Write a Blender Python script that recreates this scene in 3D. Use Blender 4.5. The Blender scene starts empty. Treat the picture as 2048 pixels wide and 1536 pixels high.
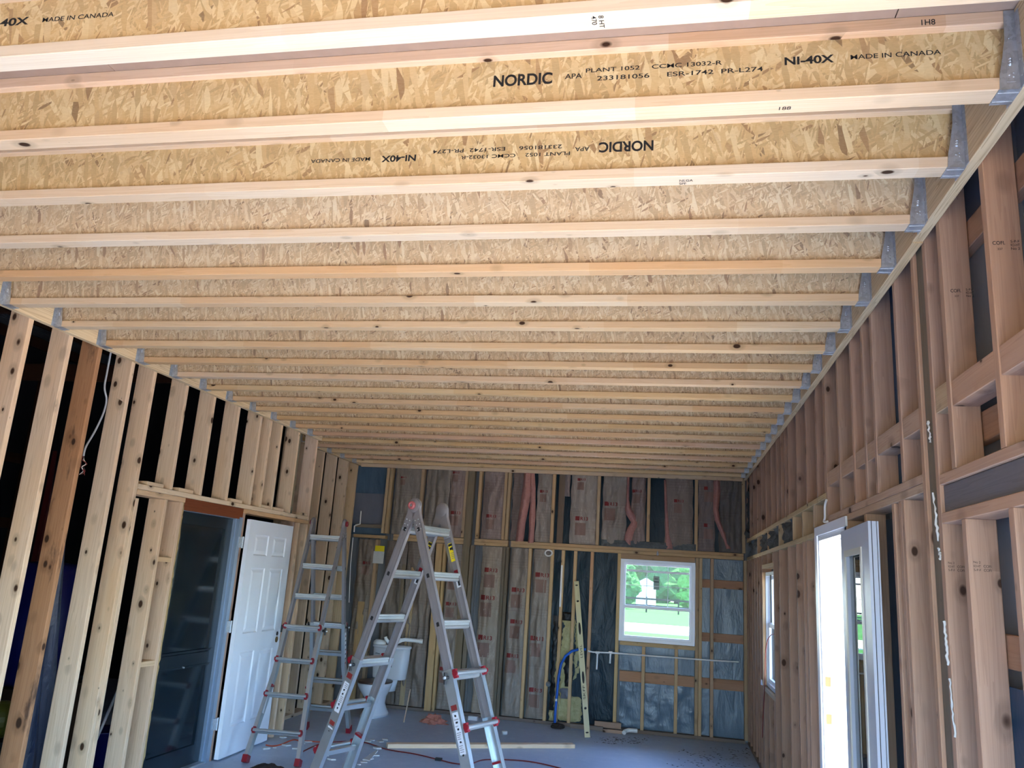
import bpy, bmesh, math, random
from mathutils import Vector, Matrix, noise as mnoise

random.seed(7)
sc = bpy.context.scene
COL = sc.collection
PI = math.pi

# ------------------------------------------------------------------ camera
CAM = Vector((0.0, 0.0, 1.675))
CR = Vector((0.98065045, 0.18537458, 0.06293613))
CU = Vector((-0.01635164, -0.24279994, 0.96993856))
CF = Vector((-0.19508284, 0.9521998, 0.23507069))
FPX = 1595.07
cd = bpy.data.cameras.new('camera')
cam = bpy.data.objects.new('camera', cd)
COL.objects.link(cam)
mc = Matrix(((CR.x, CU.x, -CF.x, CAM.x), (CR.y, CU.y, -CF.y, CAM.y), (CR.z, CU.z, -CF.z, CAM.z), (0, 0, 0, 1)))
cam.matrix_world = mc
cd.sensor_width = 36.0
cd.lens = 36.0 * FPX / 2048.0
cd.clip_start = 0.05
cd.clip_end = 400
sc.camera = cam

# ------------------------------------------------------------------ light
SKY = 0.66
SUN = 17.0
wd = bpy.data.worlds.new('daylight')
sc.world = wd
wd.use_nodes = True
nt = wd.node_tree
for n in list(nt.nodes):
    nt.nodes.remove(n)
wo = nt.nodes.new('ShaderNodeOutputWorld')
bg = nt.nodes.new('ShaderNodeBackground')
sk = nt.nodes.new('ShaderNodeTexSky')
sk.sky_type = 'NISHITA'
sk.sun_disc = False
sk.sun_elevation = math.radians(55)
sk.sun_rotation = math.radians(39)
sk.dust_density = 0.6
sk.ozone_density = 2.5
tn = nt.nodes.new('ShaderNodeMixRGB')
tn.blend_type = 'MULTIPLY'
tn.inputs[0].default_value = 1.0
tn.inputs[2].default_value = (0.74, 0.94, 1.2, 1)
nt.links.new(sk.outputs[0], tn.inputs[1])
nt.links.new(tn.outputs[0], bg.inputs[0])
nt.links.new(bg.outputs[0], wo.inputs[0])
bg.inputs[1].default_value = SKY
sl = bpy.data.lights.new('sun', 'SUN')
sl.energy = SUN
sl.angle = math.radians(0.6)
sl.color = (1.0, 0.90, 0.76)
so = bpy.data.objects.new('sun', sl)
COL.objects.link(so)
so.rotation_euler = Vector((-0.45, -0.55, -1.30)).to_track_quat('-Z', 'Y').to_euler()
so.location = (4, 16, 12)
sc.view_settings.view_transform = 'Standard'
sc.view_settings.look = 'None'
sc.view_settings.gamma = 1.0
sc.view_settings.use_curve_mapping = False
sc.view_settings.exposure = 1.98

# ------------------------------------------------------------------ room numbers (metres)
XL, XR, YB, ZC = -3.78, 0.926, 10.12, 3.0      # stud faces, back wall face, underside of joists
XL2, YJ = -4.09, 8.09                          # the left wall steps back beyond YJ
JY0, JS, JH = 2.08, 0.4064, 0.241
YF = -2.3                                      # front of the building, behind the camera


def ray(px, py):
    return CR * ((px - 1024) / FPX) - CU * ((py - 768) / FPX) + CF


def at_y(px, py, Y):
    d = ray(px, py)
    return CAM + d * (Y / d.y)


def at_x(px, py, X):
    d = ray(px, py)
    return CAM + d * (X / d.x)


def at_z(px, py, Z):
    d = ray(px, py)
    return CAM + d * ((Z - CAM.z) / d.z)


# ------------------------------------------------------------------ object helpers
WM = {}


def tag(o, label=None, cat=None, group=None, kind=None):
    if label:
        o['label'] = label
    if cat:
        o['category'] = cat
    if group:
        o['group'] = group
    if kind:
        o['kind'] = kind
    return o


def place(o, M=None, parent=None):
    if M is None:
        M = Matrix.Identity(4)
    WM[o.name] = M
    if parent is not None:
        o.parent = parent
        o.matrix_parent_inverse = Matrix.Identity(4)
        o.matrix_basis = WM[parent.name].inverted() @ M
    else:
        o.matrix_basis = M
    return o


def link(name, me, M=None, parent=None):
    o = bpy.data.objects.new(name, me)
    COL.objects.link(o)
    return place(o, M, parent)


def empty(name, loc=(0, 0, 0), rz=0.0, label=None, cat=None, group=None, kind=None, parent=None):
    M = Matrix.Translation(Vector(loc)) @ Matrix.Rotation(rz, 4, 'Z')
    o = link(name, None, M, parent)
    return tag(o, label, cat, group, kind)


class MB:
    def __init__(s):
        s.v, s.f, s.sm = [], [], []

    def add(s, vs, fs, smooth=False):
        b = len(s.v)
        s.v += [tuple(p) for p in vs]
        s.f += [tuple(i + b for i in q) for q in fs]
        s.sm += [smooth] * len(fs)
        return s

    def box(s, x0, x1, y0, y1, z0, z1, M=None):
        vs = [Vector((x, y, z)) for z in (z0, z1) for y in (y0, y1) for x in (x0, x1)]
        if M is not None:
            vs = [M @ p for p in vs]
        return s.add(vs, [(0, 2, 3, 1), (4, 5, 7, 6), (0, 1, 5, 4), (2, 6, 7, 3), (0, 4, 6, 2), (1, 3, 7, 5)])

    def cbox(s, x0, x1, y0, y1, z0, z1, c=0.002, M=None):
        """box with its long edges eased (lying along x)"""
        pr = [(y0 + c, z0), (y1 - c, z0), (y1, z0 + c), (y1, z1 - c), (y1 - c, z1), (y0 + c, z1), (y0, z1 - c), (y0, z0 + c)]
        vs = [Vector((x, y, z)) for x in (x0, x1) for (y, z) in pr]
        if M is not None:
            vs = [M @ p for p in vs]
        fs = [(i, (i + 1) % 8, 8 + (i + 1) % 8, 8 + i) for i in range(8)]
        fs = [tuple(reversed(q)) for q in fs] + [tuple(range(8)), tuple(reversed(range(8, 16)))]
        fs = [tuple(reversed(q)) for q in fs]
        return s.add(vs, fs)

    def tube(s, pts, r, n=8, closed=False, caps=True, smooth=True):
        pts = [Vector(p) for p in pts]
        rs = r if isinstance(r, (list, tuple)) else [r] * len(pts)
        vs, fs = [], []
        up = None
        m = len(pts)
        for i, p in enumerate(pts):
            a = pts[i - 1] if (i > 0 or closed) else p
            b = pts[(i + 1) % m] if (i < m - 1 or closed) else p
            t = (b - a).normalized()
            if up is None:
                up = t.orthogonal().normalized()
            up = (up - t * up.dot(t))
            if up.length < 1e-6:
                up = t.orthogonal()
            up.normalize()
            w = t.cross(up)
            for k in range(n):
                q = 2 * PI * k / n
                vs.append(p + (up * math.cos(q) + w * math.sin(q)) * rs[i])
        for i in range(m - (0 if closed else 1)):
            j = (i + 1) % m
            for k in range(n):
                l = (k + 1) % n
                fs.append((i * n + k, i * n + l, j * n + l, j * n + k))
        s.add(vs, fs, smooth)
        if caps and not closed:
            s.add(vs[:n], [tuple(reversed(range(n)))])
            s.add(vs[-n:], [tuple(range(n))])
        return s

    def lathe(s, prof, n=24, M=None, sx=1.0, sy=1.0, smooth=True):
        vs, fs = [], []
        for (r, z) in prof:
            for k in range(n):
                q = 2 * PI * k / n
                vs.append(Vector((r * math.cos(q) * sx, r * math.sin(q) * sy, z)))
        for i in range(len(prof) - 1):
            for k in range(n):
                l = (k + 1) % n
                fs.append((i * n + k, i * n + l, (i + 1) * n + l, (i + 1) * n + k))
        if M is not None:
            vs = [M @ p for p in vs]
        return s.add(vs, fs, smooth)

    def prism(s, poly, d0, d1, axis='y', M=None):
        """poly in (a, b); extruded along axis from d0 to d1"""
        def P(a, b, d):
            return {'y': Vector((a, d, b)), 'x': Vector((d, a, b)), 'z': Vector((a, b, d))}[axis]
        n = len(poly)
        vs = [P(a, b, d0) for a, b in poly] + [P(a, b, d1) for a, b in poly]
        if M is not None:
            vs = [M @ p for p in vs]
        fs = [tuple(range(n)), tuple(reversed(range(n, 2 * n)))] + [(i, i + n, (i + 1) % n + n, (i + 1) % n) for i in range(n)]
        return s.add(vs, fs)

    def mesh(s, name, mat):
        me = bpy.data.meshes.new(name)
        me.from_pydata(s.v, [], s.f)
        me.polygons.foreach_set('use_smooth', s.sm)
        if mat is not None:
            me.materials.append(mat)
        bm = bmesh.new()
        bm.from_mesh(me)
        bmesh.ops.recalc_face_normals(bm, faces=bm.faces)
        bm.to_mesh(me)
        bm.free()
        me.update()
        return me

    def build(s, name, mat, parent=None, M=None, local=False):
        """vertices are in world space unless local; M is the object's own frame in world space"""
        if M is not None and not local:
            Mi = M.inverted()
            s.v = [tuple(Mi @ Vector(p)) for p in s.v]
        me = s.mesh(name, mat)
        return link(name, me, M, parent)


_cache = {}
ROT = {'x': Matrix.Identity(4), 'y': Matrix.Rotation(PI / 2, 4, 'Z'), 'z': Matrix.Rotation(-PI / 2, 4, 'Y')}


def board(name, x0, x1, y0, y1, z0, z1, mat, parent, tint=None, axis=None, kind=None, c=0.0025, tilt=None):
    """one sawn board, its own object, local x along the grain"""
    L = [x1 - x0, y1 - y0, z1 - z0]
    if axis is None:
        axis = 'xyz'[L.index(max(L))]
    R = ROT[axis]
    if axis == 'x':
        d = (L[0], L[1], L[2])
    elif axis == 'y':
        d = (L[1], L[0], L[2])
    else:
        d = (L[2], L[1], L[0])
    d = tuple(round(q, 4) for q in d)
    key = (d, mat.name, name)
    if key not in _cache:
        m = MB().cbox(-d[0] / 2, d[0] / 2, -d[1] / 2, d[1] / 2, -d[2] / 2, d[2] / 2, min(c, min(d[1], d[2]) * 0.2))
        _cache[key] = m.mesh(name, mat)
    M = Matrix.Translation(((x0 + x1) / 2, (y0 + y1) / 2, (z0 + z1) / 2))
    if tilt is not None:
        M = M @ tilt
    o = link(name, _cache[key], M @ R, parent)
    if tint is None:
        t = random.uniform(0.86, 1.08)
        tint = (t * random.uniform(0.98, 1.04), t, t * random.uniform(0.9, 1.04))
    o.color = (tint[0], tint[1], tint[2], 1)
    if kind:
        o['kind'] = kind
    return o


def text(body, name, mat, parent, origin, xdir, updir, width=None, height=None, off=0.0012, bold=0.0, surf=None):
    """flat printed lettering: origin = lower-left corner on the surface"""
    cu = bpy.data.curves.new(name, 'FONT')
    cu.body = body
    cu.size = 1.0
    cu.offset = bold
    to = bpy.data.objects.new(name, cu)
    COL.objects.link(to)
    dg = bpy.context.evaluated_depsgraph_get()
    me = bpy.data.meshes.new_from_object(to.evaluated_get(dg))
    bpy.data.objects.remove(to)
    me.materials.clear()
    me.materials.append(mat)
    xs = [v.co.x for v in me.vertices]
    ys = [v.co.y for v in me.vertices]
    w, h = max(xs) - min(xs), max(ys) - min(ys)
    sx = (width / w) if width else None
    sy = (height / h) if height else None
    if sx is None:
        sx = sy
    if sy is None:
        sy = sx
    x0, y0 = min(xs), min(ys)
    X = Vector(xdir).normalized()
    U = Vector(updir).normalized()
    N = X.cross(U).normalized()
    for v in me.vertices:
        v.co = ((v.co.x - x0) * sx, (v.co.y - y0) * sy, 0)
    M = Matrix.Translation(Vector(origin) + N * off) @ Matrix(((X.x, U.x, N.x, 0), (X.y, U.y, N.y, 0), (X.z, U.z, N.z, 0), (0, 0, 0, 1)))
    if surf is not None:
        Mi = M.inverted()
        for v in me.vertices:
            q = M @ v.co
            v.co = Mi @ surf(q)
    me.name = name
    return link(name, me, M, parent)


# ------------------------------------------------------------------ materials
def srgb(r, g, b):
    def f(c):
        c /= 255.0
        return c / 12.92 if c <= 0.04045 else ((c + 0.055) / 1.055) ** 2.4
    return (f(r), f(g), f(b), 1.0)


class NT:
    def __init__(s, name):
        s.m = bpy.data.materials.new(name)
        s.m.use_nodes = True
        s.t = s.m.node_tree
        for n in list(s.t.nodes):
            s.t.nodes.remove(n)
        s.out = s.n('ShaderNodeOutputMaterial')
        s.bs = s.n('ShaderNodeBsdfPrincipled')
        s.l(s.bs.outputs[0], s.out.inputs[0])

    def n(s, t, **k):
        q = s.t.nodes.new(t)
        for a, b in k.items():
            setattr(q, a, b)
        return q

    def l(s, a, b):
        s.t.links.new(a, b)

    def set(s, **k):
        for a, b in k.items():
            s.bs.inputs[a.replace('_', ' ')].default_value = b

    def math(s, op, a, b=None, c=None, clamp=False):
        q = s.n('ShaderNodeMath', operation=op)
        q.use_clamp = clamp
        for i, v in enumerate((a, b, c)):
            if v is None:
                continue
            if isinstance(v, (int, float)):
                q.inputs[i].default_value = v
            else:
                s.l(v, q.inputs[i])
        return q.outputs[0]

    def mix(s, f, a, b, mode='MIX'):
        q = s.n('ShaderNodeMixRGB', blend_type=mode)
        for i, v in enumerate((f, a, b)):
            if isinstance(v, (int, float)):
                q.inputs[i].default_value = v
            elif isinstance(v, tuple):
                q.inputs[i].default_value = v
            else:
                s.l(v, q.inputs[i])
        return q.outputs[0]

    def mapping(s, src, scale=(1, 1, 1), rot=(0, 0, 0), loc=(0, 0, 0)):
        q = s.n('ShaderNodeMapping')
        q.inputs['Scale'].default_value = scale
        q.inputs['Rotation'].default_value = rot
        q.inputs['Location'].default_value = loc
        s.l(src, q.inputs[0])
        return q.outputs[0]

    def noise(s, src, scale, detail=3, rough=0.55, dist=0.0):
        q = s.n('ShaderNodeTexNoise')
        q.inputs['Scale'].default_value = scale
        q.inputs['Detail'].default_value = detail
        q.inputs['Roughness'].default_value = rough
        q.inputs['Distortion'].default_value = dist
        s.l(src, q.inputs['Vector'])
        return q.outputs

    def vor(s, src, scale, feature='F1', rnd=1.0):
        q = s.n('ShaderNodeTexVoronoi', feature=feature)
        q.inputs['Scale'].default_value = scale
        q.inputs['Randomness'].default_value = rnd
        s.l(src, q.inputs['Vector'])
        return q.outputs

    def ramp(s, f, stops):
        q = s.n('ShaderNodeValToRGB')
        e = q.color_ramp.elements
        while len(e) > 1:
            e.remove(e[-1])
        e[0].position = stops[0][0]
        e[0].color = stops[0][1]
        for p, c in stops[1:]:
            k = e.new(p)
            k.color = c
        s.l(f, q.inputs[0])
        return q.outputs[0]

    def bump(s, h, strength=0.3, dist=0.002):
        q = s.n('ShaderNodeBump')
        q.inputs['Strength'].default_value = strength
        q.inputs['Distance'].default_value = dist
        s.l(h, q.inputs['Height'])
        s.l(q.outputs[0], s.bs.inputs['Normal'])

    def objco(s, seed=True):
        tc = s.n('ShaderNodeTexCoord')
        if not seed:
            return tc.outputs['Object']
        oi = s.n('ShaderNodeObjectInfo')
        va = s.n('ShaderNodeVectorMath', operation='ADD')
        mu = s.n('ShaderNodeVectorMath', operation='SCALE')
        cb = s.n('ShaderNodeCombineXYZ')
        for i in range(3):
            s.l(oi.outputs['Random'], cb.inputs[i])
        s.l(cb.outputs[0], mu.inputs[0])
        mu.inputs['Scale'].default_value = 37.0
        s.l(tc.outputs['Object'], va.inputs[0])
        s.l(mu.outputs[0], va.inputs[1])
        return va.outputs[0]

    def tinted(s, c):
        oi = s.n('ShaderNodeObjectInfo')
        return s.mix(1.0, c, oi.outputs['Color'], 'MULTIPLY')


def plain(name, col, rough=0.5, metal=0.0, spec=0.5, var=0.0, vscale=8.0, bump=0.0):
    k = NT(name)
    k.set(Roughness=rough, Metallic=metal)
    k.bs.inputs['Specular IOR Level'].default_value = spec
    if var > 0 or bump > 0:
        co = k.objco(False)
        nz = k.noise(co, vscale, 4)
        d = tuple(c * (1 - var) for c in col[:3]) + (1,)
        k.l(k.mix(nz[0], d, col), k.bs.inputs['Base Color'])
        if bump > 0:
            k.bump(nz[0], bump, 0.004)
    else:
        k.bs.inputs['Base Color'].default_value = col
    return k.m


def wood(name, light, dark, knot=0.10, seg=0.0, stain=0.0, rough=0.72, dirt=0.0):
    """light early wood, dark late wood; seg = finger-jointed lengths; stain = blotchy ageing"""
    k = NT(name)
    k.set(Roughness=rough)
    k.bs.inputs['Specular IOR Level'].default_value = 0.25
    co = k.objco()
    wob = k.noise(k.mapping(co, (0.8, 4, 4)), 1.0, 2)
    addv = k.n('ShaderNodeVectorMath', operation='ADD')
    sc1 = k.n('ShaderNodeVectorMath', operation='SCALE')
    k.l(wob[1], sc1.inputs[0])
    sc1.inputs['Scale'].default_value = 0.035
    k.l(co, addv.inputs[0])
    k.l(sc1.outputs[0], addv.inputs[1])
    g = k.noise(k.mapping(addv.outputs[0], (0.9, 34, 34)), 1.0, 2, 0.5)
    rings = k.math('FRACT', k.math('MULTIPLY', g[0], 7.0))
    rings = k.math('POWER', rings, 2.2)
    fine = k.noise(k.mapping(co, (5, 260, 260)), 1.0, 2)
    f = k.math('ADD', k.math('MULTIPLY', rings, 0.42), k.math('MULTIPLY', fine[0], 0.35), clamp=True)
    c = k.mix(f, light, dark)
    # patches of warmer and paler wood
    blot = k.noise(k.mapping(co, (1.2, 6, 6)), 1.0, 3)
    warm = tuple(min(1, a * b) for a, b in zip(light[:3], (0.92, 0.76, 0.58))) + (1,)
    c = k.mix(k.math('MULTIPLY', k.math('SUBTRACT', blot[0], 0.45, clamp=True), 1.6, clamp=True), c, warm)
    if seg > 0:
        v = k.n('ShaderNodeTexVoronoi', voronoi_dimensions='1D', feature='F1')
        v.inputs['Scale'].default_value = 1.15
        sp = k.n('ShaderNodeSeparateXYZ')
        k.l(co, sp.inputs[0])
        k.l(sp.outputs[0], v.inputs['W'])
        s2 = k.n('ShaderNodeSeparateColor')
        k.l(v.outputs['Color'], s2.inputs[0])
        c = k.mix(k.math('MULTIPLY', s2.outputs[0], seg), c, k.mix(1.0, c, (0.80, 0.60, 0.40, 1), 'MULTIPLY'))
        c = k.mix(k.math('MULTIPLY', s2.outputs[1], seg * 0.5), c, (0.86, 0.78, 0.66, 1))
    if stain > 0:
        st = k.noise(k.mapping(co, (2.0, 9, 9)), 1.0, 5, 0.65)
        m = k.ramp(st[0], [(0.56, (0, 0, 0, 1)), (0.66, (1, 1, 1, 1))])
        c = k.mix(k.math('MULTIPLY', m, stain), c, (0.045, 0.03, 0.025, 1))
    if knot > 0:
        kco = k.mapping(co, (0.62, 1.0, 1.0))
        v = k.vor(kco, 10.0)
        s3 = k.n('ShaderNodeSeparateColor')
        k.l(v[1], s3.inputs[0])
        rad = k.math('MULTIPLY', s3.outputs[0], knot)
        d = k.math('DIVIDE', v[0], k.math('ADD', rad, 0.001))
        core = k.math('MULTIPLY', k.math('SUBTRACT', 1.2, d, clamp=True), 2.5, clamp=True)
        halo = k.math('MULTIPLY', k.math('SUBTRACT', 2.6, d, clamp=True), 0.35)
        c = k.mix(halo, c, tuple(a * 0.45 for a in dark[:3]) + (1,))
        c = k.mix(core, c, (0.055, 0.025, 0.012, 1))
    if dirt > 0:
        dn = k.noise(co, 5.0, 5, 0.7)
        c = k.mix(k.math('MULTIPLY', dn[0], dirt), c, (0.16, 0.13, 0.11, 1))
    k.l(k.tinted(c), k.bs.inputs['Base Color'])
    k.bump(k.math('ADD', rings, fine[0]), 0.12, 0.001)
    return k.m


def osb(name, base, pale, dark, scale=1.0, keep=(1, 0.0, 1), contrast=1.0):
    k = NT(name)
    k.set(Roughness=0.5)
    k.bs.inputs['Specular IOR Level'].default_value = 0.35
    co = k.objco()
    flat = k.mapping(co, keep)
    big = k.noise(flat, 5.0, 3)
    c = k.mix(big[0], base, tuple(a * 0.80 for a in base[:3]) + (1,))
    hgt = None
    lay = [(0.15, 7, 26, 0.35), (1.25, 9, 30, 0.40), (-0.55, 8, 34, 0.5), (0.80, 11, 44, 0.55), (1.95, 9, 48, 0.62),
           (-0.95, 16, 80, 0.70), (0.45, 20, 120, 0.76), (1.35, 26, 170, 0.80), (1.75, 12, 60, 0.72)]
    for i, (th, a, b, thr) in enumerate(lay):
        r1 = k.n('ShaderNodeMapping')
        r1.inputs['Rotation'].default_value = (0, th, 0)
        r1.inputs['Location'].default_value = (3.1 * i, 0, 1.7 * i)
        k.l(flat, r1.inputs[0])
        r2 = k.mapping(r1.outputs[0], (a * scale, 0, b * scale))
        v = k.vor(r2, 1.0)
        s = k.n('ShaderNodeSeparateColor')
        k.l(v[1], s.inputs[0])
        m = k.math('GREATER_THAN', s.outputs[0], thr)
        fc = k.ramp(s.outputs[1], [(0.0, tuple(q * 0.72 for q in base[:3]) + (1,)), (0.35, base), (0.70, tuple((p + q) / 2 for p, q in zip(base[:3], pale[:3])) + (1,)), (0.90, pale), (0.94, tuple(p * 0.6 + q * 0.4 for p, q in zip(base[:3], dark[:3])) + (1,)), (0.985, dark), (1.0, tuple(q * 0.5 for q in dark[:3]) + (1,))])
        c = k.mix(m, c, fc)
        h = k.math('MULTIPLY', k.math('MULTIPLY', s.outputs[2], m), 0.3)
        hgt = h if hgt is None else k.math('ADD', hgt, h)
    st = k.noise(k.mapping(flat, (60, 60, 200), (0, 0.6, 0)), 1.0, 3, 0.6, 0.6)
    c = k.mix(0.38, c, k.mix(st[0], tuple(a * 0.6 for a in base[:3]) + (1,), pale), 'MIX')
    k.l(k.tinted(c), k.bs.inputs['Base Color'])
    k.bump(hgt, 0.35, 0.002)
    return k.m


def metal(name, col, rough=0.35, streak=0.25, spangle=False, met=0.9):
    k = NT(name)
    k.set(Roughness=rough, Metallic=met)
    co = k.objco()
    if spangle:
        v = k.vor(co, 90)
        s = k.n('ShaderNodeSeparateColor')
        k.l(v[1], s.inputs[0])
        f = s.outputs[0]
    else:
        f = k.noise(k.mapping(co, (3, 3, 3)), 6, 5, 0.7)[0]
    d = tuple(a * (1 - streak) for a in col[:3]) + (1,)
    k.l(k.mix(f, d, col), k.bs.inputs['Base Color'])
    k.l(k.math('ADD', k.math('MULTIPLY', f, 0.18), rough), k.bs.inputs['Roughness'])
    return k.m


def kraft(name, col, col2):
    k = NT(name)
    k.set(Roughness=0.62)
    k.bs.inputs['Specular IOR Level'].default_value = 0.3
    co = k.objco(False)
    n1 = k.noise(co, 3.0, 5, 0.6, 0.4)
    n2 = k.noise(k.mapping(co, (1, 1, 0.25)), 26.0, 4, 0.6, 1.2)
    c = k.mix(n1[0], col, col2)
    c = k.mix(k.math('MULTIPLY', k.math('SUBTRACT', n2[0], 0.5, clamp=True), 1.6, clamp=True), c, tuple(a * 1.7 for a in col[:3]) + (1,))
    w = k.n('ShaderNodeTexWave', wave_type='BANDS', bands_direction='Z')
    w.inputs['Scale'].default_value = 9.0
    w.inputs['Distortion'].default_value = 2.0
    k.l(co, w.inputs[0])
    ln = k.math('GREATER_THAN', w.outputs[1], 0.93)
    part = k.math('GREATER_THAN', k.noise(k.mapping(co, (0.6, 0.6, 2.2)), 3.0, 0)[0], 0.56)
    c = k.mix(k.math('MULTIPLY', k.math('MULTIPLY', ln, part), 0.22), c, (0.10, 0.03, 0.025, 1))
    k.l(k.tinted(c), k.bs.inputs['Base Color'])
    k.bump(n2[0], 0.5, 0.01)
    return k.m


def fluff(name, col, col2, scale=30.0, bump=0.9):
    k = NT(name)
    k.set(Roughness=0.95)
    k.bs.inputs['Specular IOR Level'].default_value = 0.05
    co = k.objco()
    n = k.noise(co, scale, 6, 0.7, 0.6)
    k.l(k.mix(n[0], col, col2), k.bs.inputs['Base Color'])
    k.bump(n[0], bump, 0.02)
    return k.m


def sheet(name, col, col2, rough=0.25, wr=0.35, ribs=0.0, scale=7.0):
    """plastic or foil sheeting; ribs = corrugation lines per metre across x and y"""
    k = NT(name)
    k.set(Roughness=rough)
    co = k.objco(False)
    n = k.noise(k.mapping(co, (1, 1, 0.35)), scale, 5, 0.6, 0.8)
    k.l(k.mix(n[0], col, col2), k.bs.inputs['Base Color'])
    k.bump(n[0], wr, 0.03)
    return k.m


def glass(name, tintc=(1, 1, 1, 1), refl=0.12, ior=1.45):
    k = NT(name)
    k.t.nodes.remove(k.bs)
    tr = k.n('ShaderNodeBsdfTransparent')
    tr.inputs[0].default_value = tintc
    gl = k.n('ShaderNodeBsdfGlossy')
    gl.inputs['Roughness'].default_value = 0.02
    lw = k.n('ShaderNodeFresnel')
    lw.inputs[0].default_value = ior
    mx = k.n('ShaderNodeMixShader')
    k.l(k.math('ADD', lw.outputs[0], refl * 0.3, clamp=True), mx.inputs[0])
    k.l(tr.outputs[0], mx.inputs[1])
    k.l(gl.outputs[0], mx.inputs[2])
    k.l(mx.outputs[0], k.out.inputs[0])
    return k.m


def concrete(name, c1, c2, c3):
    k = NT(name)
    k.set(Roughness=0.42)
    co = k.objco(False)
    a = k.noise(co, 0.9, 6, 0.65, 0.5)
    b = k.noise(co, 9.0, 6, 0.7)
    c = k.mix(a[0], c1, c2)
    c = k.mix(k.math('MULTIPLY', k.math('SUBTRACT', b[0], 0.5, clamp=True), 2.2, clamp=True), c, c3)
    sp = k.noise(co, 70.0, 2)
    c = k.mix(k.math('GREATER_THAN', sp[0], 0.72), c, tuple(q * 0.4 for q in c1[:3]) + (1,))
    k.l(c, k.bs.inputs['Base Color'])
    k.bump(b[0], 0.25, 0.01)
    return k.m


def ground(name, c1, c2, scale=2.0):
    k = NT(name)
    k.set(Roughness=1.0)
    k.bs.inputs['Specular IOR Level'].default_value = 0.0
    co = k.objco(False)
    a = k.noise(co, scale, 6, 0.7)
    k.l(k.mix(a[0], c1, c2), k.bs.inputs['Base Color'])
    k.bump(a[0], 0.6, 0.05)
    return k.m


W_NEW = wood('new pale stud wood', srgb(238, 214, 184), srgb(200, 168, 138), 0.18)
W_OLD = wood('reddish older stud wood', srgb(194, 164, 140), srgb(160, 128, 108), 0.19, dirt=0.12)
W_FLG = wood('joist flange wood', srgb(236, 218, 192), srgb(212, 186, 152), 0.13, seg=0.5)
W_LED = wood('ledger board wood', srgb(236, 216, 178), srgb(150, 108, 66), 0.0)
W_GRY = wood('weathered grey wood', srgb(140, 128, 108), srgb(104, 92, 76), 0.06)
W_HDR = wood('grey header wood', srgb(122, 118, 120), srgb(96, 92, 94), 0.03)
W_BCK = wood('back wall stud wood', srgb(196, 172, 138), srgb(160, 132, 100), 0.12, dirt=0.12)
W_STN = wood('stained stud wood', srgb(188, 142, 104), srgb(150, 104, 70), 0.2, stain=0.8)
W_RED = wood('red brown trim wood', srgb(128, 68, 40), srgb(96, 46, 26), 0.0)
OSB = osb('oriented strand web', srgb(214, 176, 118), srgb(244, 222, 172), srgb(140, 88, 50), 1.0)
DECK = plain('subfloor underside', srgb(176, 148, 128), 0.8, var=0.2, vscale=20)
OSB2 = osb('pinkish strand web', srgb(218, 184, 138), srgb(248, 232, 198), srgb(146, 96, 68), 1.35)
GALV = metal('galvanised steel', srgb(198, 204, 210), 0.38, 0.25, True, met=0.75)
ALU = metal('ladder aluminium', srgb(206, 214, 216), 0.30, 0.2, met=0.85)
ALUD = metal('dull ladder aluminium', srgb(160, 156, 158), 0.5, 0.25, met=0.6)
INK = plain('black print', (0.012, 0.011, 0.011, 1), 0.8)
INKF = plain('faded red print', srgb(138, 110, 98), 0.7, var=0.15, vscale=60)
INKR = plain('red print', srgb(128, 38, 34), 0.7)
KRAFT = kraft('kraft facing', srgb(160, 150, 138), srgb(132, 120, 110))
KRAFTR = kraft('reddish kraft facing', srgb(156, 138, 128), srgb(130, 112, 104))
PINK = fluff('pink glass wool', srgb(176, 116, 108), srgb(212, 164, 152))
YFOAM = fluff('yellow spray foam', srgb(150, 144, 96), srgb(226, 220, 172), 16, 1.0)
GWOOL = fluff('grey mineral wool', srgb(70, 74, 76), srgb(132, 136, 134), 22, 1.0)
BPAP = sheet('torn black paper', (0.004, 0.005, 0.006, 1), (0.02, 0.02, 0.022, 1), 0.45, 0.8)
TEAL = sheet('dark teal wrap', srgb(2, 30, 44), srgb(4, 44, 58), 0.34, 0.5)
TEAL.node_tree.nodes['Principled BSDF'].inputs['Specular IOR Level'].default_value = 0.22
TEALB = sheet('blue teal wrap', srgb(16, 56, 84), srgb(24, 72, 104), 0.5, 0.2)
VAPR = sheet('blue grey vapour sheet', srgb(62, 86, 106), srgb(94, 116, 134), 0.3, 0.5)
SIDE = sheet('grey steel siding', srgb(108, 112, 116), srgb(128, 132, 136), 0.5, 0.1)
WHITE = plain('white paint', srgb(238, 242, 246), 0.35)
VINYL = plain('white vinyl', srgb(226, 230, 236), 0.3)
CERAM = plain('white ceramic', srgb(222, 226, 230), 0.12)
CREAM = plain('cream level paint', srgb(214, 204, 160), 0.45)
BLACK = plain('black rubber', (0.012, 0.012, 0.014, 1), 0.5)
RED = plain('red plastic', srgb(140, 24, 38), 0.4)
REDP = plain('pinkish red knob', srgb(178, 96, 96), 0.4)
YEL = plain('yellow sticker', srgb(236, 214, 30), 0.5)
WSTK = plain('white sticker', srgb(214, 216, 220), 0.5)
BLUEP = plain('blue pipe plastic', srgb(20, 96, 196), 0.35)
PVC = plain('white pipe plastic', srgb(232, 232, 228), 0.35)
CORD = plain('dark red cord', srgb(120, 34, 30), 0.5)
OCORD = plain('orange cord', srgb(200, 78, 40), 0.5)
GREYC = plain('grey cable jacket', srgb(176, 178, 180), 0.5)
BRASS = plain('brass', srgb(130, 104, 62), 0.5, 0.4)
NAVY = sheet('dark door paint', srgb(12, 26, 34), srgb(16, 32, 42), 0.22, 0.03)
DGLAS = plain('dark door glass', srgb(14, 28, 36), 0.10, 0.0, 0.45)
CONC = concrete('concrete slab', srgb(196, 210, 224), srgb(166, 182, 200), srgb(214, 224, 234))
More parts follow.
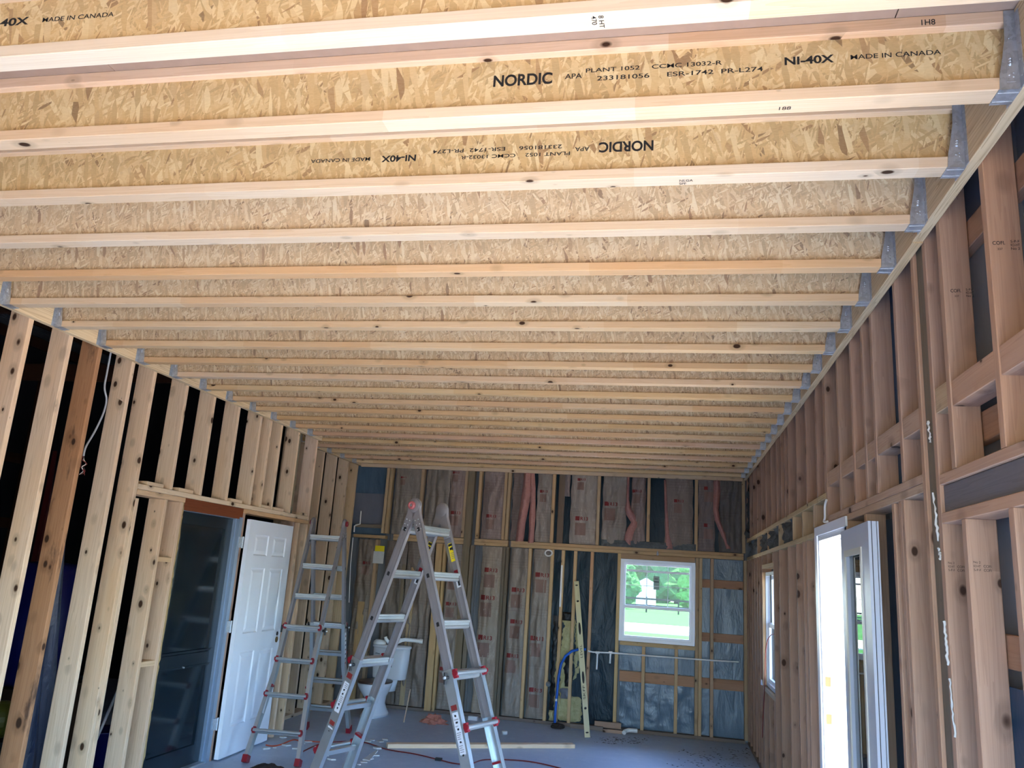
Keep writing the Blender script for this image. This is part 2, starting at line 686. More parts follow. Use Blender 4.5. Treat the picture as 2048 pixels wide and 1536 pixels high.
GRAVEL = ground('pale gravel', srgb(206, 200, 188), srgb(176, 170, 158), 6)
GRASS = ground('mown grass', srgb(46, 84, 46), srgb(38, 72, 38), 3)
LEAF = ground('tree leaves', srgb(40, 88, 34), srgb(76, 124, 50), 2.5)
LEAF2 = ground('dark tree leaves', srgb(26, 64, 34), srgb(54, 98, 48), 2.5)
BARK = ground('tree bark', srgb(34, 34, 30), srgb(44, 42, 38), 6)
GLASS = glass('clear pane', refl=0.0, ior=1.25)
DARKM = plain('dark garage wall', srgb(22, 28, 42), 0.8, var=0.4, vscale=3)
DOORW = plain('door paint', srgb(196, 202, 212), 0.35)
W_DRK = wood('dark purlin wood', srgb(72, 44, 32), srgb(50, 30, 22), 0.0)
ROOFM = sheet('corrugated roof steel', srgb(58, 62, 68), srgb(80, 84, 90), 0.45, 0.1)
TARP = sheet('dark blue tarp', srgb(10, 20, 40), srgb(18, 34, 64), 0.4, 0.6)
BLUE = plain('blue plastic', srgb(8, 14, 84), 0.35)
TEALP = plain('teal plastic', srgb(12, 56, 76), 0.4)
ORNG = plain('dark orange board', srgb(60, 40, 24), 0.7, var=0.3)
DBRN = fluff('brown rag', srgb(52, 44, 42), srgb(84, 74, 68), 12, 0.6)
DRYW = plain('torn drywall edge', srgb(196, 164, 112), 0.9, var=0.3, vscale=30, bump=0.6)
DRYWW = plain('plaster chip', srgb(206, 206, 200), 0.9)
WWRAP = sheet('pale grey wrap', srgb(96, 100, 112), srgb(118, 122, 132), 0.5, 0.15)
TREAT = wood('treated sill wood', srgb(150, 134, 120), srgb(118, 104, 94), 0.05, dirt=0.3)

# ------------------------------------------------------------------ floor, ground
fl = MB()
fl.box(-9.2, 1.13, YF, 10.35, -0.25, 0.0)
floor = fl.build('floor', CONC)
tag(floor, kind='structure')
dr = MB().box(-9, 9, -16, YF - 0.01, -0.25, -0.03).build('driveway', ground('driveway surface', srgb(150, 138, 122), srgb(134, 122, 108), 4))
tag(dr, kind='structure')
gr = MB().box(-70, 70, -16, 120, -0.6, -0.28).build('lawn', GRASS)
tag(gr, kind='structure')
g2 = MB().box(1.2, 14, -10, 30, -0.29, -0.2)
g2.box(-9, 12, 10.6, 31, -0.29, -0.2)
g2.prism([(-14, 37), (14, 35.5), (14, 44.5), (-14, 43)], -0.279, -0.23, 'z')
g2 = g2.build('gravel_yard', GRAVEL)
tag(g2, kind='structure')

# ------------------------------------------------------------------ ceiling: deck, joists, ledgers, hangers
ceil = MB()
ceil.box(-4.3, 1.10, YF, 10.35, ZC + JH + 0.012, ZC + JH + 0.03)
ceil = ceil.build('ceiling', DECK)
tag(ceil, kind='structure')
for i, (x0, x1) in enumerate([(-4.2, -1.85), (-1.847, 0.59), (0.593, 1.05)]):
    y = YF
    k = 0
    while y < 10.2:
        y1 = min(y + 1.219, 10.25)
        board('subfloor_panel', x0, x1, y, y1 - 0.003, ZC + JH, ZC + JH + 0.012, DECK, ceil, axis='x')
        y = y1
ledc = [(1.03, 1.0, 0.95), (1.0, 0.98, 0.92)]
for n, (a, b) in enumerate([(0.9, 3.02), (3.024, 7.1), (7.104, 10.1)]):
    board('ledger_board', XR - 0.038, XR, a, b, ZC - 0.004 * (n % 2), ZC + JH, W_LED, ceil, tint=(0.95, 0.93, 0.9))
for n, (a, b) in enumerate([(0.9, 4.9), (4.904, YJ)]):
    board('ledger_board', XL, XL + 0.04, a, b, ZC - 0.003 * n, ZC + JH, W_LED, ceil, tint=(1.12, 1.1, 1.06))
board('ledger_board', XL2, XL2 + 0.04, YJ + 0.03, 10.1, ZC, ZC + JH, W_LED, ceil, tint=(0.9, 0.9, 0.88))

# hanger: U of folded steel, local +x points away from the ledger, y across, z up from the seat
hg = MB()
t = 0.0022
for s in (-1, 1):
    yy = s * 0.0335
    y0, y1 = min(yy, yy + s * t), max(yy, yy + s * t)
    hg.prism([(0, 0), (0.052, 0), (0.049, 0.045), (0.040, 0.09), (0.030, 0.15), (0.026, 0.238), (0, 0.238)], y0, y1, 'y')
    # pressed rib, slot and dimples
    yo = yy + s * t
    hg.prism([(0.012, 0.02), (0.034, 0.02), (0.028, 0.115), (0.018, 0.115)], min(yo, yo + s * 0.0012), max(yo, yo + s * 0.0012), 'y')
    for (px, pz, r) in ((0.022, 0.088, 0.0055), (0.0225, 0.080, 0.0055), (0.023, 0.072, 0.0055), (0.017, 0.046, 0.0028), (0.027, 0.040, 0.0028), (0.017, 0.034, 0.0028), (0.020, 0.150, 0.0022)):
        hg.lathe([(r, 0), (r * 0.7, r * 0.7), (0.0001, r)], 8, Matrix.Translation((px, yo + s * 0.001, pz)) @ Matrix.Rotation(-s * PI / 2, 4, 'X'))
    # flange nailed to the ledger
    hg.box(0, 0.0022, min(yy, yy + s * 0.026), max(yy, yy + s * 0.026), 0.0, 0.225)
    for z in (0.03, 0.08, 0.13, 0.18):
        hg.lathe([(0.004, 0), (0.0001, 0.003)], 8, Matrix.Translation((0.0022, yy + s * 0.014, z)) @ Matrix.Rotation(PI / 2, 4, 'Y'))
hg.box(0, 0.054, -0.0357, 0.0357, -t, 0)
for yy in (-0.020, 0.020):
    hg.tube([(0.002, yy, -t), (0.052, yy, -t)], 0.0022, 6)
hg_me = hg.mesh('joist_hanger', GALV)

flt = {-1: (0.93, 0.94, 0.93), 0: (0.96, 0.91, 0.84), 1: (0.96, 0.96, 0.94), 2: (0.98, 0.96, 0.92), 3: (0.98, 0.80, 0.60), 4: (0.97, 0.9, 0.78),
       5: (0.98, 0.9, 0.76), 6: (0.98, 0.86, 0.68), 7: (0.96, 0.82, 0.62)}
TXT = {}
for i in range(-3, 20):
    yc = JY0 + JS * i + (0.0 if i < 18 else 0.0)
    if i == 19:
        yc = 9.80
    xl = (XL + 0.042) if yc < YJ else (XL2 + 0.042)
    xr = XR - 0.040
    ft = flt.get(i, None)
    if ft is None:
        q = random.uniform(0.86, 0.98)
        ft = (q, q * random.uniform(0.84, 0.93), q * random.uniform(0.62, 0.82))
    web_mat = OSB if i < 2 else OSB2
    wt = random.uniform(0.94, 1.04)
    web = board('floor_joist', xl, xr, yc - 0.005, yc + 0.005, ZC + 0.030, ZC + JH - 0.030, web_mat, ceil, tint=(wt, wt, wt), axis='x', c=0.0003)
    web['kind'] = 'structure'
    del web['kind']
    TXT[i] = (web, yc)
    board('bottom_flange', xl, xr, yc - 0.0318, yc + 0.0318, ZC, ZC + 0.038, W_FLG, web, tint=ft, c=0.002)
    tt = (1.06, 0.92, 0.84) if i == 0 else (0.98, 0.92, 0.86)
    board('top_flange', xl, xr, yc - 0.0318, yc + 0.0318, ZC + JH - 0.038, ZC + JH, W_FLG, web, tint=tt, c=0.002)
    for side in (0, 1):
        if side == 1 and i < 2:
            pass
        xx = (XR - 0.0385) if side == 0 else (xl - 0.0015)
        M = Matrix.Translation((xx, yc, ZC - 0.0008)) @ Matrix.Rotation(PI if side == 0 else 0, 4, 'Z')
        o = link('joist_hanger', hg_me, M, ceil)

# last band of wood at the back wall
board('band_board', -4.05, 0.88, 10.066, 10.104, ZC - 0.012, ZC + JH, W_FLG, ceil, tint=(0.9, 0.86, 0.8))

# lettering printed on the webs and flanges
XD, UD = (1, 0, 0), (0, 0, 1)
def webtext(i, body, px0, px1, pyc, h, flip=False, bold=0.0, py2=None):
    web, yc = TXT[i]
    yf = yc - 0.005
    a = at_y(px0, pyc, yf)
    b = at_y(px1, py2 if py2 is not None else pyc, yf)
    w = abs(b.x - a.x)
    z = (a.z + b.z) / 2
    if not flip:
        text(body, 'printed_lettering', INK, web, (min(a.x, b.x), yf, z - h / 2), XD, UD, w, h, bold=bold, off=0.0008)
    else:
        text(body, 'printed_lettering', INK, web, (max(a.x, b.x), yf, z + h / 2), (-1, 0, 0), (0, 0, -1), w, h, bold=bold, off=0.0008)


webtext(0, 'NORDIC', 987, 1105, 164, 0.040, bold=0.028, py2=155)
webtext(0, 'APA', 1130, 1164, 153, 0.017, bold=0.010, py2=152)
webtext(0, 'PLANT 1052    CCMC 13032-R', 1172, 1444, 140, 0.014, bold=0.010, py2=127)
webtext(0, '233181056     ESR-1742  PR-L274', 1194, 1526, 157, 0.015, bold=0.010, py2=138)
webtext(0, 'NI-40X', 1569, 1668, 122, 0.026, bold=0.028, py2=118)
webtext(0, 'MADE IN CANADA', 1701, 1882, 115, 0.015, bold=0.010, py2=104)
webtext(1, 'NORDIC', 1198, 1307, 296, 0.040, True, bold=0.028, py2=290)
webtext(1, 'APA', 1150, 1179, 299, 0.017, True, bold=0.010, py2=297)
webtext(1, 'PLANT 1052    CCMC 13032-R', 922, 1140, 314, 0.014, True, bold=0.010, py2=308)
webtext(1, '233181056     ESR-1742  PR-L274', 866, 1124, 302, 0.015, True, bold=0.010, py2=295)
webtext(1, 'NI-40X', 763, 832, 318, 0.026, True, bold=0.028, py2=316)
webtext(1, 'MADE IN CANADA', 622, 740, 322, 0.015, True, bold=0.010, py2=319)
webtext(-1, 'NI-40X', -40, 58, 49, 0.026, bold=0.028, py2=42)
webtext(-1, 'MADE IN CANADA', 86, 228, 39, 0.015, bold=0.010, py2=30)
# grade stamps under the flanges
def undertext(i, body, px, py, w, h, xd=(1, 0, 0), ud=(0, -1, 0)):
    web, yc = TXT[i]
    p = at_z(px, py, ZC)
    if xd[1] == 0:
        ox, oy = p.x - w / 2 * xd[0], min(max(p.y - h / 2 * ud[1], yc - 0.026), yc + 0.026)
    else:
        ox, oy = p.x - h / 2 * ud[0], yc - xd[1] * w / 2
    text(body, 'grade_stamp', INK, web, (ox, oy, ZC), xd, ud, w, h, bold=0.006, off=0.0008)


undertext(-1, '8 HT\n470', 1197, 52, 0.045, 0.030, (0, 1, 0), (1, 0, 0))
undertext(0, '188', 1570, 216, 0.032, 0.016)
undertext(1, 'NLGA\nSPF', 1372, 368, 0.045, 0.036)
web, yc = TXT[0]
a = at_y(1842, 38, yc - 0.0318)
text('1H8', 'grade_stamp', INK, web, (a.x, yc - 0.0318, 3.210), XD, UD, 0.035, 0.018, bold=0.006)

# ------------------------------------------------------------------ left wall
wl = MB().box(XL - 0.14, XL, YF, 0.9, 0, ZC + JH).build('wall_left', DRYW)
tag(wl, kind='structure')
D6 = 0.14
def lstud(y, z0=0.038, z1=ZC + JH, mat=W_NEW, tint=None, x=XL, d=D6):
    return board('stud', x - d, x, y, y + 0.038, z0, z1, mat, wl, tint=tint)


for y in (1.15, 1.56, 1.97, 2.37, 2.78, 3.18, 3.56):
    lstud(y)
lstud(3.926, tint=(1.0, 0.94, 0.88))
lstud(4.262, tint=(1.0, 0.96, 0.9))
lstud(4.54, mat=W_STN, tint=(1, 0.98, 0.95))
lstud(4.892, tint=(0.98, 0.95, 0.9))
lstud(5.150, tint=(1, 0.94, 0.86))
lstud(5.190, z1=2.06, tint=(1.05, 1.0, 0.92))
board('bottom_plate', XL - D6, XL, 0.9, 5.78, 0, 0.037, W_NEW, wl)
# header plates above the doors
board('header_plate', XL - D6, XL, 5.190, YJ, 2.128, 2.166, W_NEW, wl, tint=(1.06, 1.06, 1.0))
board('header_plate', XL - D6, XL, 5.190, 5.80, 2.088, 2.126, W_NEW, wl, tint=(0.95, 0.84, 0.7))
board('header_plate', XL - D6, XL, 6.72, YJ, 2.088, 2.126, W_NEW, wl, tint=(0.9, 0.74, 0.56))
board('door_head_trim', XL - D6, XL - 0.002, 5.802, 6.718, 2.03, 2.126, W_RED, wl)
for y in (5.570, 5.975, 6.382, 6.79, 6.99, 7.215, 7.60):
    lstud(y, 2.168, tint=(0.98, 0.95, 0.88))
lstud(7.64, 2.168, mat=W_GRY)
lstud(YJ - 0.038, 2.168)
for (y, z) in ((5.30, 2.168), (5.70, 2.168), (6.48, 2.168), (7.04, 2.168), (7.30, 2.168), (7.90, 2.168)):
    board('nailing_block', XL - 0.135, XL - 0.006, y, y + 0.2, z, z + 0.028, W_NEW, wl, tint=(1, 0.98, 0.9), axis='y')
# jack studs either side of the dark door
lstud(5.535, 0.038, 2.086, tint=(0.96, 0.9, 0.84))
lstud(5.745, 0.038, 2.086, tint=(0.92, 0.84, 0.78))
for z in (0.86, 1.62):
    board('nailing_block', XL - D6, XL - 0.004, 5.575, 5.743, z, z + 0.038, W_NEW, wl, tint=(0.95, 0.85, 0.7), axis='y')
lstud(6.725, 0.0, 2.086, mat=W_OLD)
for y, m in ((7.73, W_OLD), (7.86, W_NEW), (YJ - 0.038, W_NEW)):
    lstud(y, 0.0, 2.086, mat=m)
# far run, stepped back
for y in (8.17, 8.56, 8.95, 9.33, 9.72):
    lstud(y, 0.038, x=XL2, tint=(0.9, 0.88, 0.84), mat=W_NEW)
lstud(10.04, 0.038, x=XL2, tint=(0.86, 0.82, 0.7), mat=W_NEW)
board('bottom_plate', XL2 - D6, XL2, YJ, 10.1, 0, 0.037, W_NEW, wl, tint=(0.8, 0.78, 0.74))
# torn drywall edge along the dark door
m = MB()
random.seed(3)
pts = []
z = 0.0
while z < 2.09:
    pts.append((5.786 + random.uniform(0, 0.016), z))
    z += random.uniform(0.02, 0.07)
pts.append((5.790, 2.088))
m.prism([(5.783, 2.088), (5.783, 0.0)] + pts, XL - 0.012, XL + 0.002, 'x')
m.build('torn_drywall_edge', DRYW, wl)

# dark closed door in the left wall
d1 = empty('door_1', (XL - 0.08, 6.25, 0), kind='structure')
m = MB()
xf = XL - 0.055
m.box(xf - 0.035, xf, 5.805, 5.90, 0.01, 2.028)
m.box(xf - 0.035, xf, 6.55, 6.655, 0.01, 2.028)
m.box(xf - 0.035, xf, 5.90, 6.55, 1.93, 2.028)
m.box(xf - 0.035, xf, 5.90, 6.55, 0.01, 0.16)
m.box(xf - 0.035, xf, 5.90, 6.55, 0.80, 0.90)
m.build('door_frame', NAVY, d1)
MB().box(xf - 0.026, xf - 0.014, 5.895, 6.555, 0.85, 1.935).build('upper_panel', DGLAS, d1)
MB().box(xf - 0.026, xf - 0.014, 5.895, 6.555, 0.15, 0.85).build('lower_panel', DGLAS, d1)
for z in (0.79, 0.91):
    MB().box(xf, xf + 0.008, 5.83, 6.62, z, z + 0.014).build('rail_moulding', NAVY, d1)
MB().tube([(xf + 0.001, 6.20, 0.80), (xf + 0.02, 6.20, 0.80)], 0.006, 8).build('door_pin', GALV, d1)
m = MB()
m.box(XL - D6, XL + 0.004, 6.668, 6.722, 0.0, 2.045)
m.box(XL - 0.075, XL - 0.03, 6.655, 6.668, 0.0, 2.03)
m.box(XL - D6, XL - 0.01, 5.80, 6.668, 2.026, 2.040)
m.build('steel_jamb', metal('bluish steel jamb', srgb(150, 168, 188), 0.3, 0.15, met=0.5), d1)
MB().box(XL - 0.12, XL, 5.80, 6.668, 0.0, 0.012).build('threshold', ALU, d1)

# white six panel door swung flat against the wall
d2 = empty('door_2', (XL + 0.02, 6.78, 0.012), kind='structure')
def panel_door(parent, M, w, h, t, mat, openings, sticking=0.02):
    """slab in local x (width) z (height); y is thickness, front face at y=0"""
    xs = sorted({0, w} | {a for o in openings for a in (o[0], o[1])})
    zs = sorted({0, h} | {a for o in openings for a in (o[2], o[3])})
    m = MB()
    def inside(x, z):
        return any(o[0] < x < o[1] and o[2] < z < o[3] for o in openings)
    for i in range(len(xs) - 1):
        for j in range(len(zs) - 1):
            x, z = (xs[i] + xs[i + 1]) / 2, (zs[j] + zs[j + 1]) / 2
            if not inside(x, z):
                m.add([(xs[i], 0, zs[j]), (xs[i + 1], 0, zs[j]), (xs[i + 1], 0, zs[j + 1]), (xs[i], 0, zs[j + 1])], [(0, 1, 2, 3)])
    m.add([(0, 0, 0), (w, 0, 0), (w, 0, h), (0, 0, h), (0, t, 0), (w, t, 0), (w, t, h), (0, t, h)], [(4, 7, 6, 5), (0, 4, 5, 1), (3, 2, 6, 7), (0, 3, 7, 4), (1, 5, 6, 2)])
    v = [M @ Vector(p) for p in m.v]
    slab = MB().add(v, m.f).build('door_slab', mat, parent)
    for (a, b, c, d) in openings:
        q = MB()
        rings = [(0, 0.0), (sticking * 0.5, 0.009), (sticking, 0.009), (sticking * 2.2, 0.002)]
        vs = []
        for (s_, dp) in rings:
            vs += [(a + s_, dp, c + s_), (b - s_, dp, c + s_), (b - s_, dp, d - s_), (a + s_, dp, d - s_)]
        fs = []
        for r in range(len(rings) - 1):
            for e in range(4):
                fs.append((r * 4 + e, r * 4 + (e + 1) % 4, (r + 1) * 4 + (e + 1) % 4, (r + 1) * 4 + e))
        fs.append(tuple(range(4 * (len(rings) - 1), 4 * len(rings))))
        q.add([M @ Vector(p) for p in vs], fs)
        q.build('door_panel', mat, slab)
    return slab


MD = Matrix.Translation((XL + 0.060, 6.765, 0.012)) @ Matrix.Rotation(math.radians(91.2), 4, 'Z')
# local x runs away from the camera along the wall, local y points into the wall
W2 = 0.905
a1, a2, b1, b2 = 0.13, 0.40, 0.50, 0.775
panel_door(d2, MD, W2, 2.025, 0.038, WHITE, [(a1, a2, 0.24, 0.86), (b1, b2, 0.24, 0.86), (a1, a2, 1.02, 1.60), (b1, b2, 1.02, 1.60), (a1, a2, 1.71, 1.90), (b1, b2, 1.71, 1.90)])
for z in (0.25, 1.05, 1.78):
    m = MB()
    m.box(XL + 0.004, XL + 0.014, 6.69, 6.80, z, z + 0.095)
    m.tube([(XL + 0.018, 6.745, z - 0.004), (XL + 0.018, 6.745, z + 0.099)], 0.007, 8)
    m.build('hinge', GALV, d2)
bo = MD @ Vector((0.835, 0, 0.93))
m = MB().lathe([(0.028, 0.0), (0.028, 0.004), (0.012, 0.006), (0.010, 0.002), (0.0001, 0.002)], 20, Matrix.Translation(bo) @ MD.to_3x3().to_4x4() @ Matrix.Rotation(PI / 2, 4, 'X'))
m.build('lock_hole_plate', BRASS, d2)
m = MB().lathe([(0.020, 0.0), (0.020, 0.003), (0.0001, 0.004)], 16, Matrix.Translation(bo + Vector((0, 0, 0.055))) @ MD.to_3x3().to_4x4() @ Matrix.Rotation(PI / 2, 4, 'X'))
m.build('dark_hole_disc', BLACK, d2)  # black disc laid on the slab for the dark inside of the hole

# unseen front wall, added to cut the light coming in behind the camera
wf = MB()
wf.box(XL, -1.9, YF - 0.12, YF, 0, ZC + JH)
wf.box(-1.9, XR + 0.13, YF - 0.12, YF, 2.35, ZC + JH)
wf = wf.build('added_front_wall', DECK)
tag(wf, kind='structure')

# ------------------------------------------------------------------ garage side beyond the left wall
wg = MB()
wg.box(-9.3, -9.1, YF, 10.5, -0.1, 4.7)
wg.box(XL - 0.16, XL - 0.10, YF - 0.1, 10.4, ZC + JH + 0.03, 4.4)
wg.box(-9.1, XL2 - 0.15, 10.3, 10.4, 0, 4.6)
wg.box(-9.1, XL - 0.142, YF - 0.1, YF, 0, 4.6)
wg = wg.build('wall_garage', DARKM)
tag(wg, kind='structure')
# roof: ribbed steel on purlins, seen between the first studs
rf = MB()
n = 60
vs, fs = [], []
for k in range(n * 4 + 1):
    x = -9.2 + k * (5.4 / (n * 4))
    dz = (0.0, 0.0, 0.03, 0.03)[k % 4]
    for y in (YF, 10.4):
        vs.append((x, y, 4.5 - 0.10 * (x + 9.2) + dz))
for k in range(n * 4):
    fs.append((2 * k, 2 * k + 2, 2 * k + 3, 2 * k + 1))
rf.add(vs, fs)
rf = rf.build('roof_garage', ROOFM)
tag(rf, kind='structure')
for x in (-8.4, -7.2, -6.0, -4.9):
    z = 4.5 - 0.10 * (x + 9.2) - 0.01
    board('purlin', x - 0.02, x + 0.02, YF, 10.3, z - 0.14, z, W_DRK, rf)
for y in (0.6, 3.0, 5.4, 7.8):
    board('rafter', -9.1, XL - 0.16, y, y + 0.04, 3.55, 3.75, W_DRK, rf)
for z in (0.9, 1.9, 2.8):
    board('wall_girt', -9.1, -9.06, YF, 10.3, z, z + 0.14, W_DRK, wg)
for y in (0.2, 2.6, 5.0, 7.4, 9.8):
    board('wall_post', -9.06, -8.92, y, y + 0.14, 0, 4.3, W_DRK, wg)
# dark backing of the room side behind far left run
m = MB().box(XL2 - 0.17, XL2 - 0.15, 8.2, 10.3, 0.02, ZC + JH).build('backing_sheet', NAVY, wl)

# ------------------------------------------------------------------ right wall
random.seed(11)
XS = XR + 0.092                                # back of the studs
XO = XS + 0.040                                # siding behind the girts
wr = MB()
DY0, DY1, DZ = 4.555, 5.36, 2.045              # door opening
WY0, WY1, WZ0, WZ1 = 7.62, 8.50, 0.82, 1.88    # window opening
BY0, BY1, BZ = YF + 0.1, 2.25, 1.945            # wide opening beside the camera
def sid(y0, y1, z0, z1, m=wr):
    """ribbed steel cladding: flat sheets with raised ribs every 0.23 m"""
    m.box(XO, XO + 0.006, y0, y1, z0, z1)
    y = math.ceil(y0 / 0.23) * 0.23
    while y < y1 - 0.03:
        m.prism([(XO, y - 0.02), (XO - 0.016, y - 0.008), (XO - 0.016, y + 0.008), (XO, y + 0.02)], z0, z1, 'z')
        y += 0.23
sid(BY1, DY0, 0, ZC + JH)
sid(DY0, DY1, DZ, ZC + JH)
sid(DY1, WY0, 0, ZC + JH)
sid(WY0, WY1, 0, WZ0)
sid(WY0, WY1, WZ1, ZC + JH)
sid(WY1, 10.35, 0, ZC + JH)
sid(YF, BY0, 0, ZC + JH)
sid(BY0, BY1, BZ, ZC + JH)
wr = wr.build('wall_right', SIDE)
tag(wr, kind='structure')
OT = lambda: (lambda t: (t, t * random.uniform(0.94, 1.0), t * random.uniform(0.9, 1.0)))(random.uniform(0.9, 1.1))
def rstud(y, z0, z1, mat=W_OLD, tint=None, d=0.09):
    return board('stud', XR, XR + d, y, y + 0.038, z0, z1, mat, wr, tint=tint or OT())
T1 = ZC + JH
# right-hand section, over the wide header
for y in (1.20, 1.61, 2.02, 2.431):
    rstud(y, 2.118, T1, tint=(1.12, 1.02, 0.92))
rstud(2.841, 2.118, T1, tint=(1.02, 0.96, 0.9))
rstud(3.011, 0.038, T1, tint=(0.98, 0.94, 0.92))
board('header_plate', XR, XR + 0.09, 0.95, 3.009, 2.080, 2.117, W_OLD, wr, tint=(1.1, 1.02, 0.95))
board('header_board', XR + 0.012, XR + 0.05, 0.95, 3.009, 1.986, 2.079, W_HDR, wr, tint=(1, 1, 1))
board('header_plate', XR, XR + 0.09, 0.95, 3.009, 1.947, 1.985, W_OLD, wr, tint=(1.12, 1.04, 0.98))
for y in (2.785, 2.415, 2.27):
    rstud(y, 0.038, 1.946, tint=(1.04, 0.98, 0.94))
# weathered strip and the stud on its left
board('filler_strip', XR + 0.012, XR + 0.028, 3.051, 3.160, 0.02, T1, W_GRY, wr, tint=(0.9, 0.92, 0.95))
rstud(3.162, 0.038, T1, tint=(1.0, 0.93, 0.85))
# middle section down to the door
for y in (3.430, 3.844, 4.037, 4.288, 4.642, 5.030):
    rstud(y, 2.147, T1)
board('header_plate', XR, XR + 0.09, 3.202, 5.03, 2.112, 2.146, W_OLD, wr, tint=(1.08, 1.1, 1.08))
board('header_plate', XR, XR + 0.09, 3.202, 5.50, 2.077, 2.111, W_OLD, wr, tint=(1.1, 1.14, 1.08))
for y in (3.456, 3.497):
    rstud(y, 0.038, 2.076, tint=(1.05, 1, 0.95))
rstud(3.602 - 0.0, 0.038, 2.076, tint=(1.05, 1, 0.95))
rstud(4.51, 0.0, 2.076)
rstud(4.10, 0.038, 2.076)
ys = [1.20, 1.61, 2.02, 2.431, 2.841, 3.011]
for a, b in zip(ys[:-1], ys[1:]):
    if b - a > 0.2:
        board('blocking', XR + 0.004, XR + 0.085, a + 0.039, b - 0.001, 2.325, 2.413, W_OLD, wr, tint=(1.15, 1.06, 0.98), axis='y')
board('blocking', XR + 0.004, XR + 0.085, 2.880, 3.009, 2.335, 2.425, W_BCK, wr, tint=(1.1, 1.08, 1.05), axis='y')
ys = [3.162, 3.430, 3.844, 4.037, 4.288, 4.642, 5.030]
for a, b in zip(ys[:-1], ys[1:]):
    board('blocking', XR + 0.004, XR + 0.085, a + 0.039, b - 0.001, 2.318, 2.402, W_OLD, wr, tint=(1.05, 1.06, 1.04), axis='y')
# far section: cripple bay between two plates, tall studs above
board('header_plate', XR, XR + 0.09, 5.07, 10.10, 2.255, 2.290, W_BCK, wr, tint=(1.1, 1.12, 0.95))
board('header_plate', XR, XR + 0.09, 5.55, 10.10, 2.045, 2.080, W_BCK, wr, tint=(1.1, 1.12, 0.95))
for y in (5.07, 5.34, 5.738, 6.173, 6.593, 6.80, 7.006, 7.30, 7.70, 8.10, 8.50, 8.90, 9.30, 9.70, 10.05):
    rstud(y, 2.291, T1, tint=(0.86, 0.8, 0.78))
for y in (5.06, 5.50, 5.95, 6.4, 7.2, 8.0, 8.9):
    rstud(y, 2.081 if y > 5.5 else 2.112, 2.254, mat=W_BCK)
done = [WY0, WY1]
for px in (1628, 1613, 1606, 1593, 1576, 1558):
    p = at_x(px, 1082, XR)
    rstud(p.y, 0.0 if px == 1628 else 0.038, 2.044, tint=(0.9, 0.84, 0.8))
rstud(WY0 - 0.045, 0.038, 2.044, tint=(0.85, 0.8, 0.78))
rstud(WY1 + 0.004, 0.038, 2.044, tint=(0.8, 0.76, 0.74))
for y in (8.72, 8.95, 9.22, 9.5, 9.8, 10.06):
    rstud(y, 0.038, 2.044, tint=(0.8, 0.74, 0.72))
for y in (7.66, 8.05, 8.44):
    rstud(y, 0.038, WZ0 - 0.045, tint=(0.85, 0.8, 0.78))
    rstud(y, WZ1 + 0.075, 2.044, tint=(0.85, 0.8, 0.78))
board('window_sill_plate', XR, XR + 0.09, WY0 - 0.005, WY1 + 0.002, WZ0 - 0.044, WZ0 - 0.006, W_BCK, wr)
board('header_plate', XR, XR + 0.09, WY0 - 0.005, WY1 + 0.002, WZ1 + 0.035, WZ1 + 0.073, W_BCK, wr, tint=(1.1, 1.1, 0.95))
board('bottom_plate', XR, XR + 0.09, 2.27, 4.50, 0, 0.037, TREAT, wr)
board('bottom_plate', XR, XR + 0.09, 5.42, 10.1, 0, 0.037, TREAT, wr)
# girts on the outside of the studs
for z, a, b in ((2.90, 0.95, 10.3), (2.21, 0.95, 10.3), (1.50, 2.27, 4.50), (0.75, 2.27, 4.50), (1.50, 5.42, WY0), (0.75, 5.42, 10.3)):
    board('wall_girt', XS + 0.001, XS + 0.039, a, b, z, z + 0.10, W_OLD, wr, tint=(0.9, 0.8, 0.72), axis='y')
# blue-green wrap behind the lower bays
for (a, b, z0, z1) in ((3.01, 4.50, 0.02, 2.05), (3.21, 3.86, 2.15, T1), (5.42, 7.58, 0.02, 2.03), (2.32, 3.0, 0.02, 1.45)):
    MB().box(XS - 0.003, XS, a, b, z0, z1).build('wrap_sheet', TEALB, wr)
# white foam that squeezed out beside the weathered strip
random.seed(5)
for (pa, pb) in (((1856, 842), (1861, 885)), ((1867, 985), (1876, 1082)), ((1878, 1095), (1881, 1118)), ((1889, 1242), (1896, 1330)), ((1899, 1358), (1911, 1475))):
    A, B = at_x(*pa, XR - 0.004), at_x(*pb, XR - 0.004)
    pts, rr = [], []
    for k in range(16):
        f = k / 15
        pts.append(A.lerp(B, f) + Vector((random.uniform(-.002, .002), random.uniform(-.005, .005), 0)))
        rr.append(random.uniform(0.002, 0.0055))
    MB().tube(pts, rr, 7).build('foam_bead', DRYWW, wr)
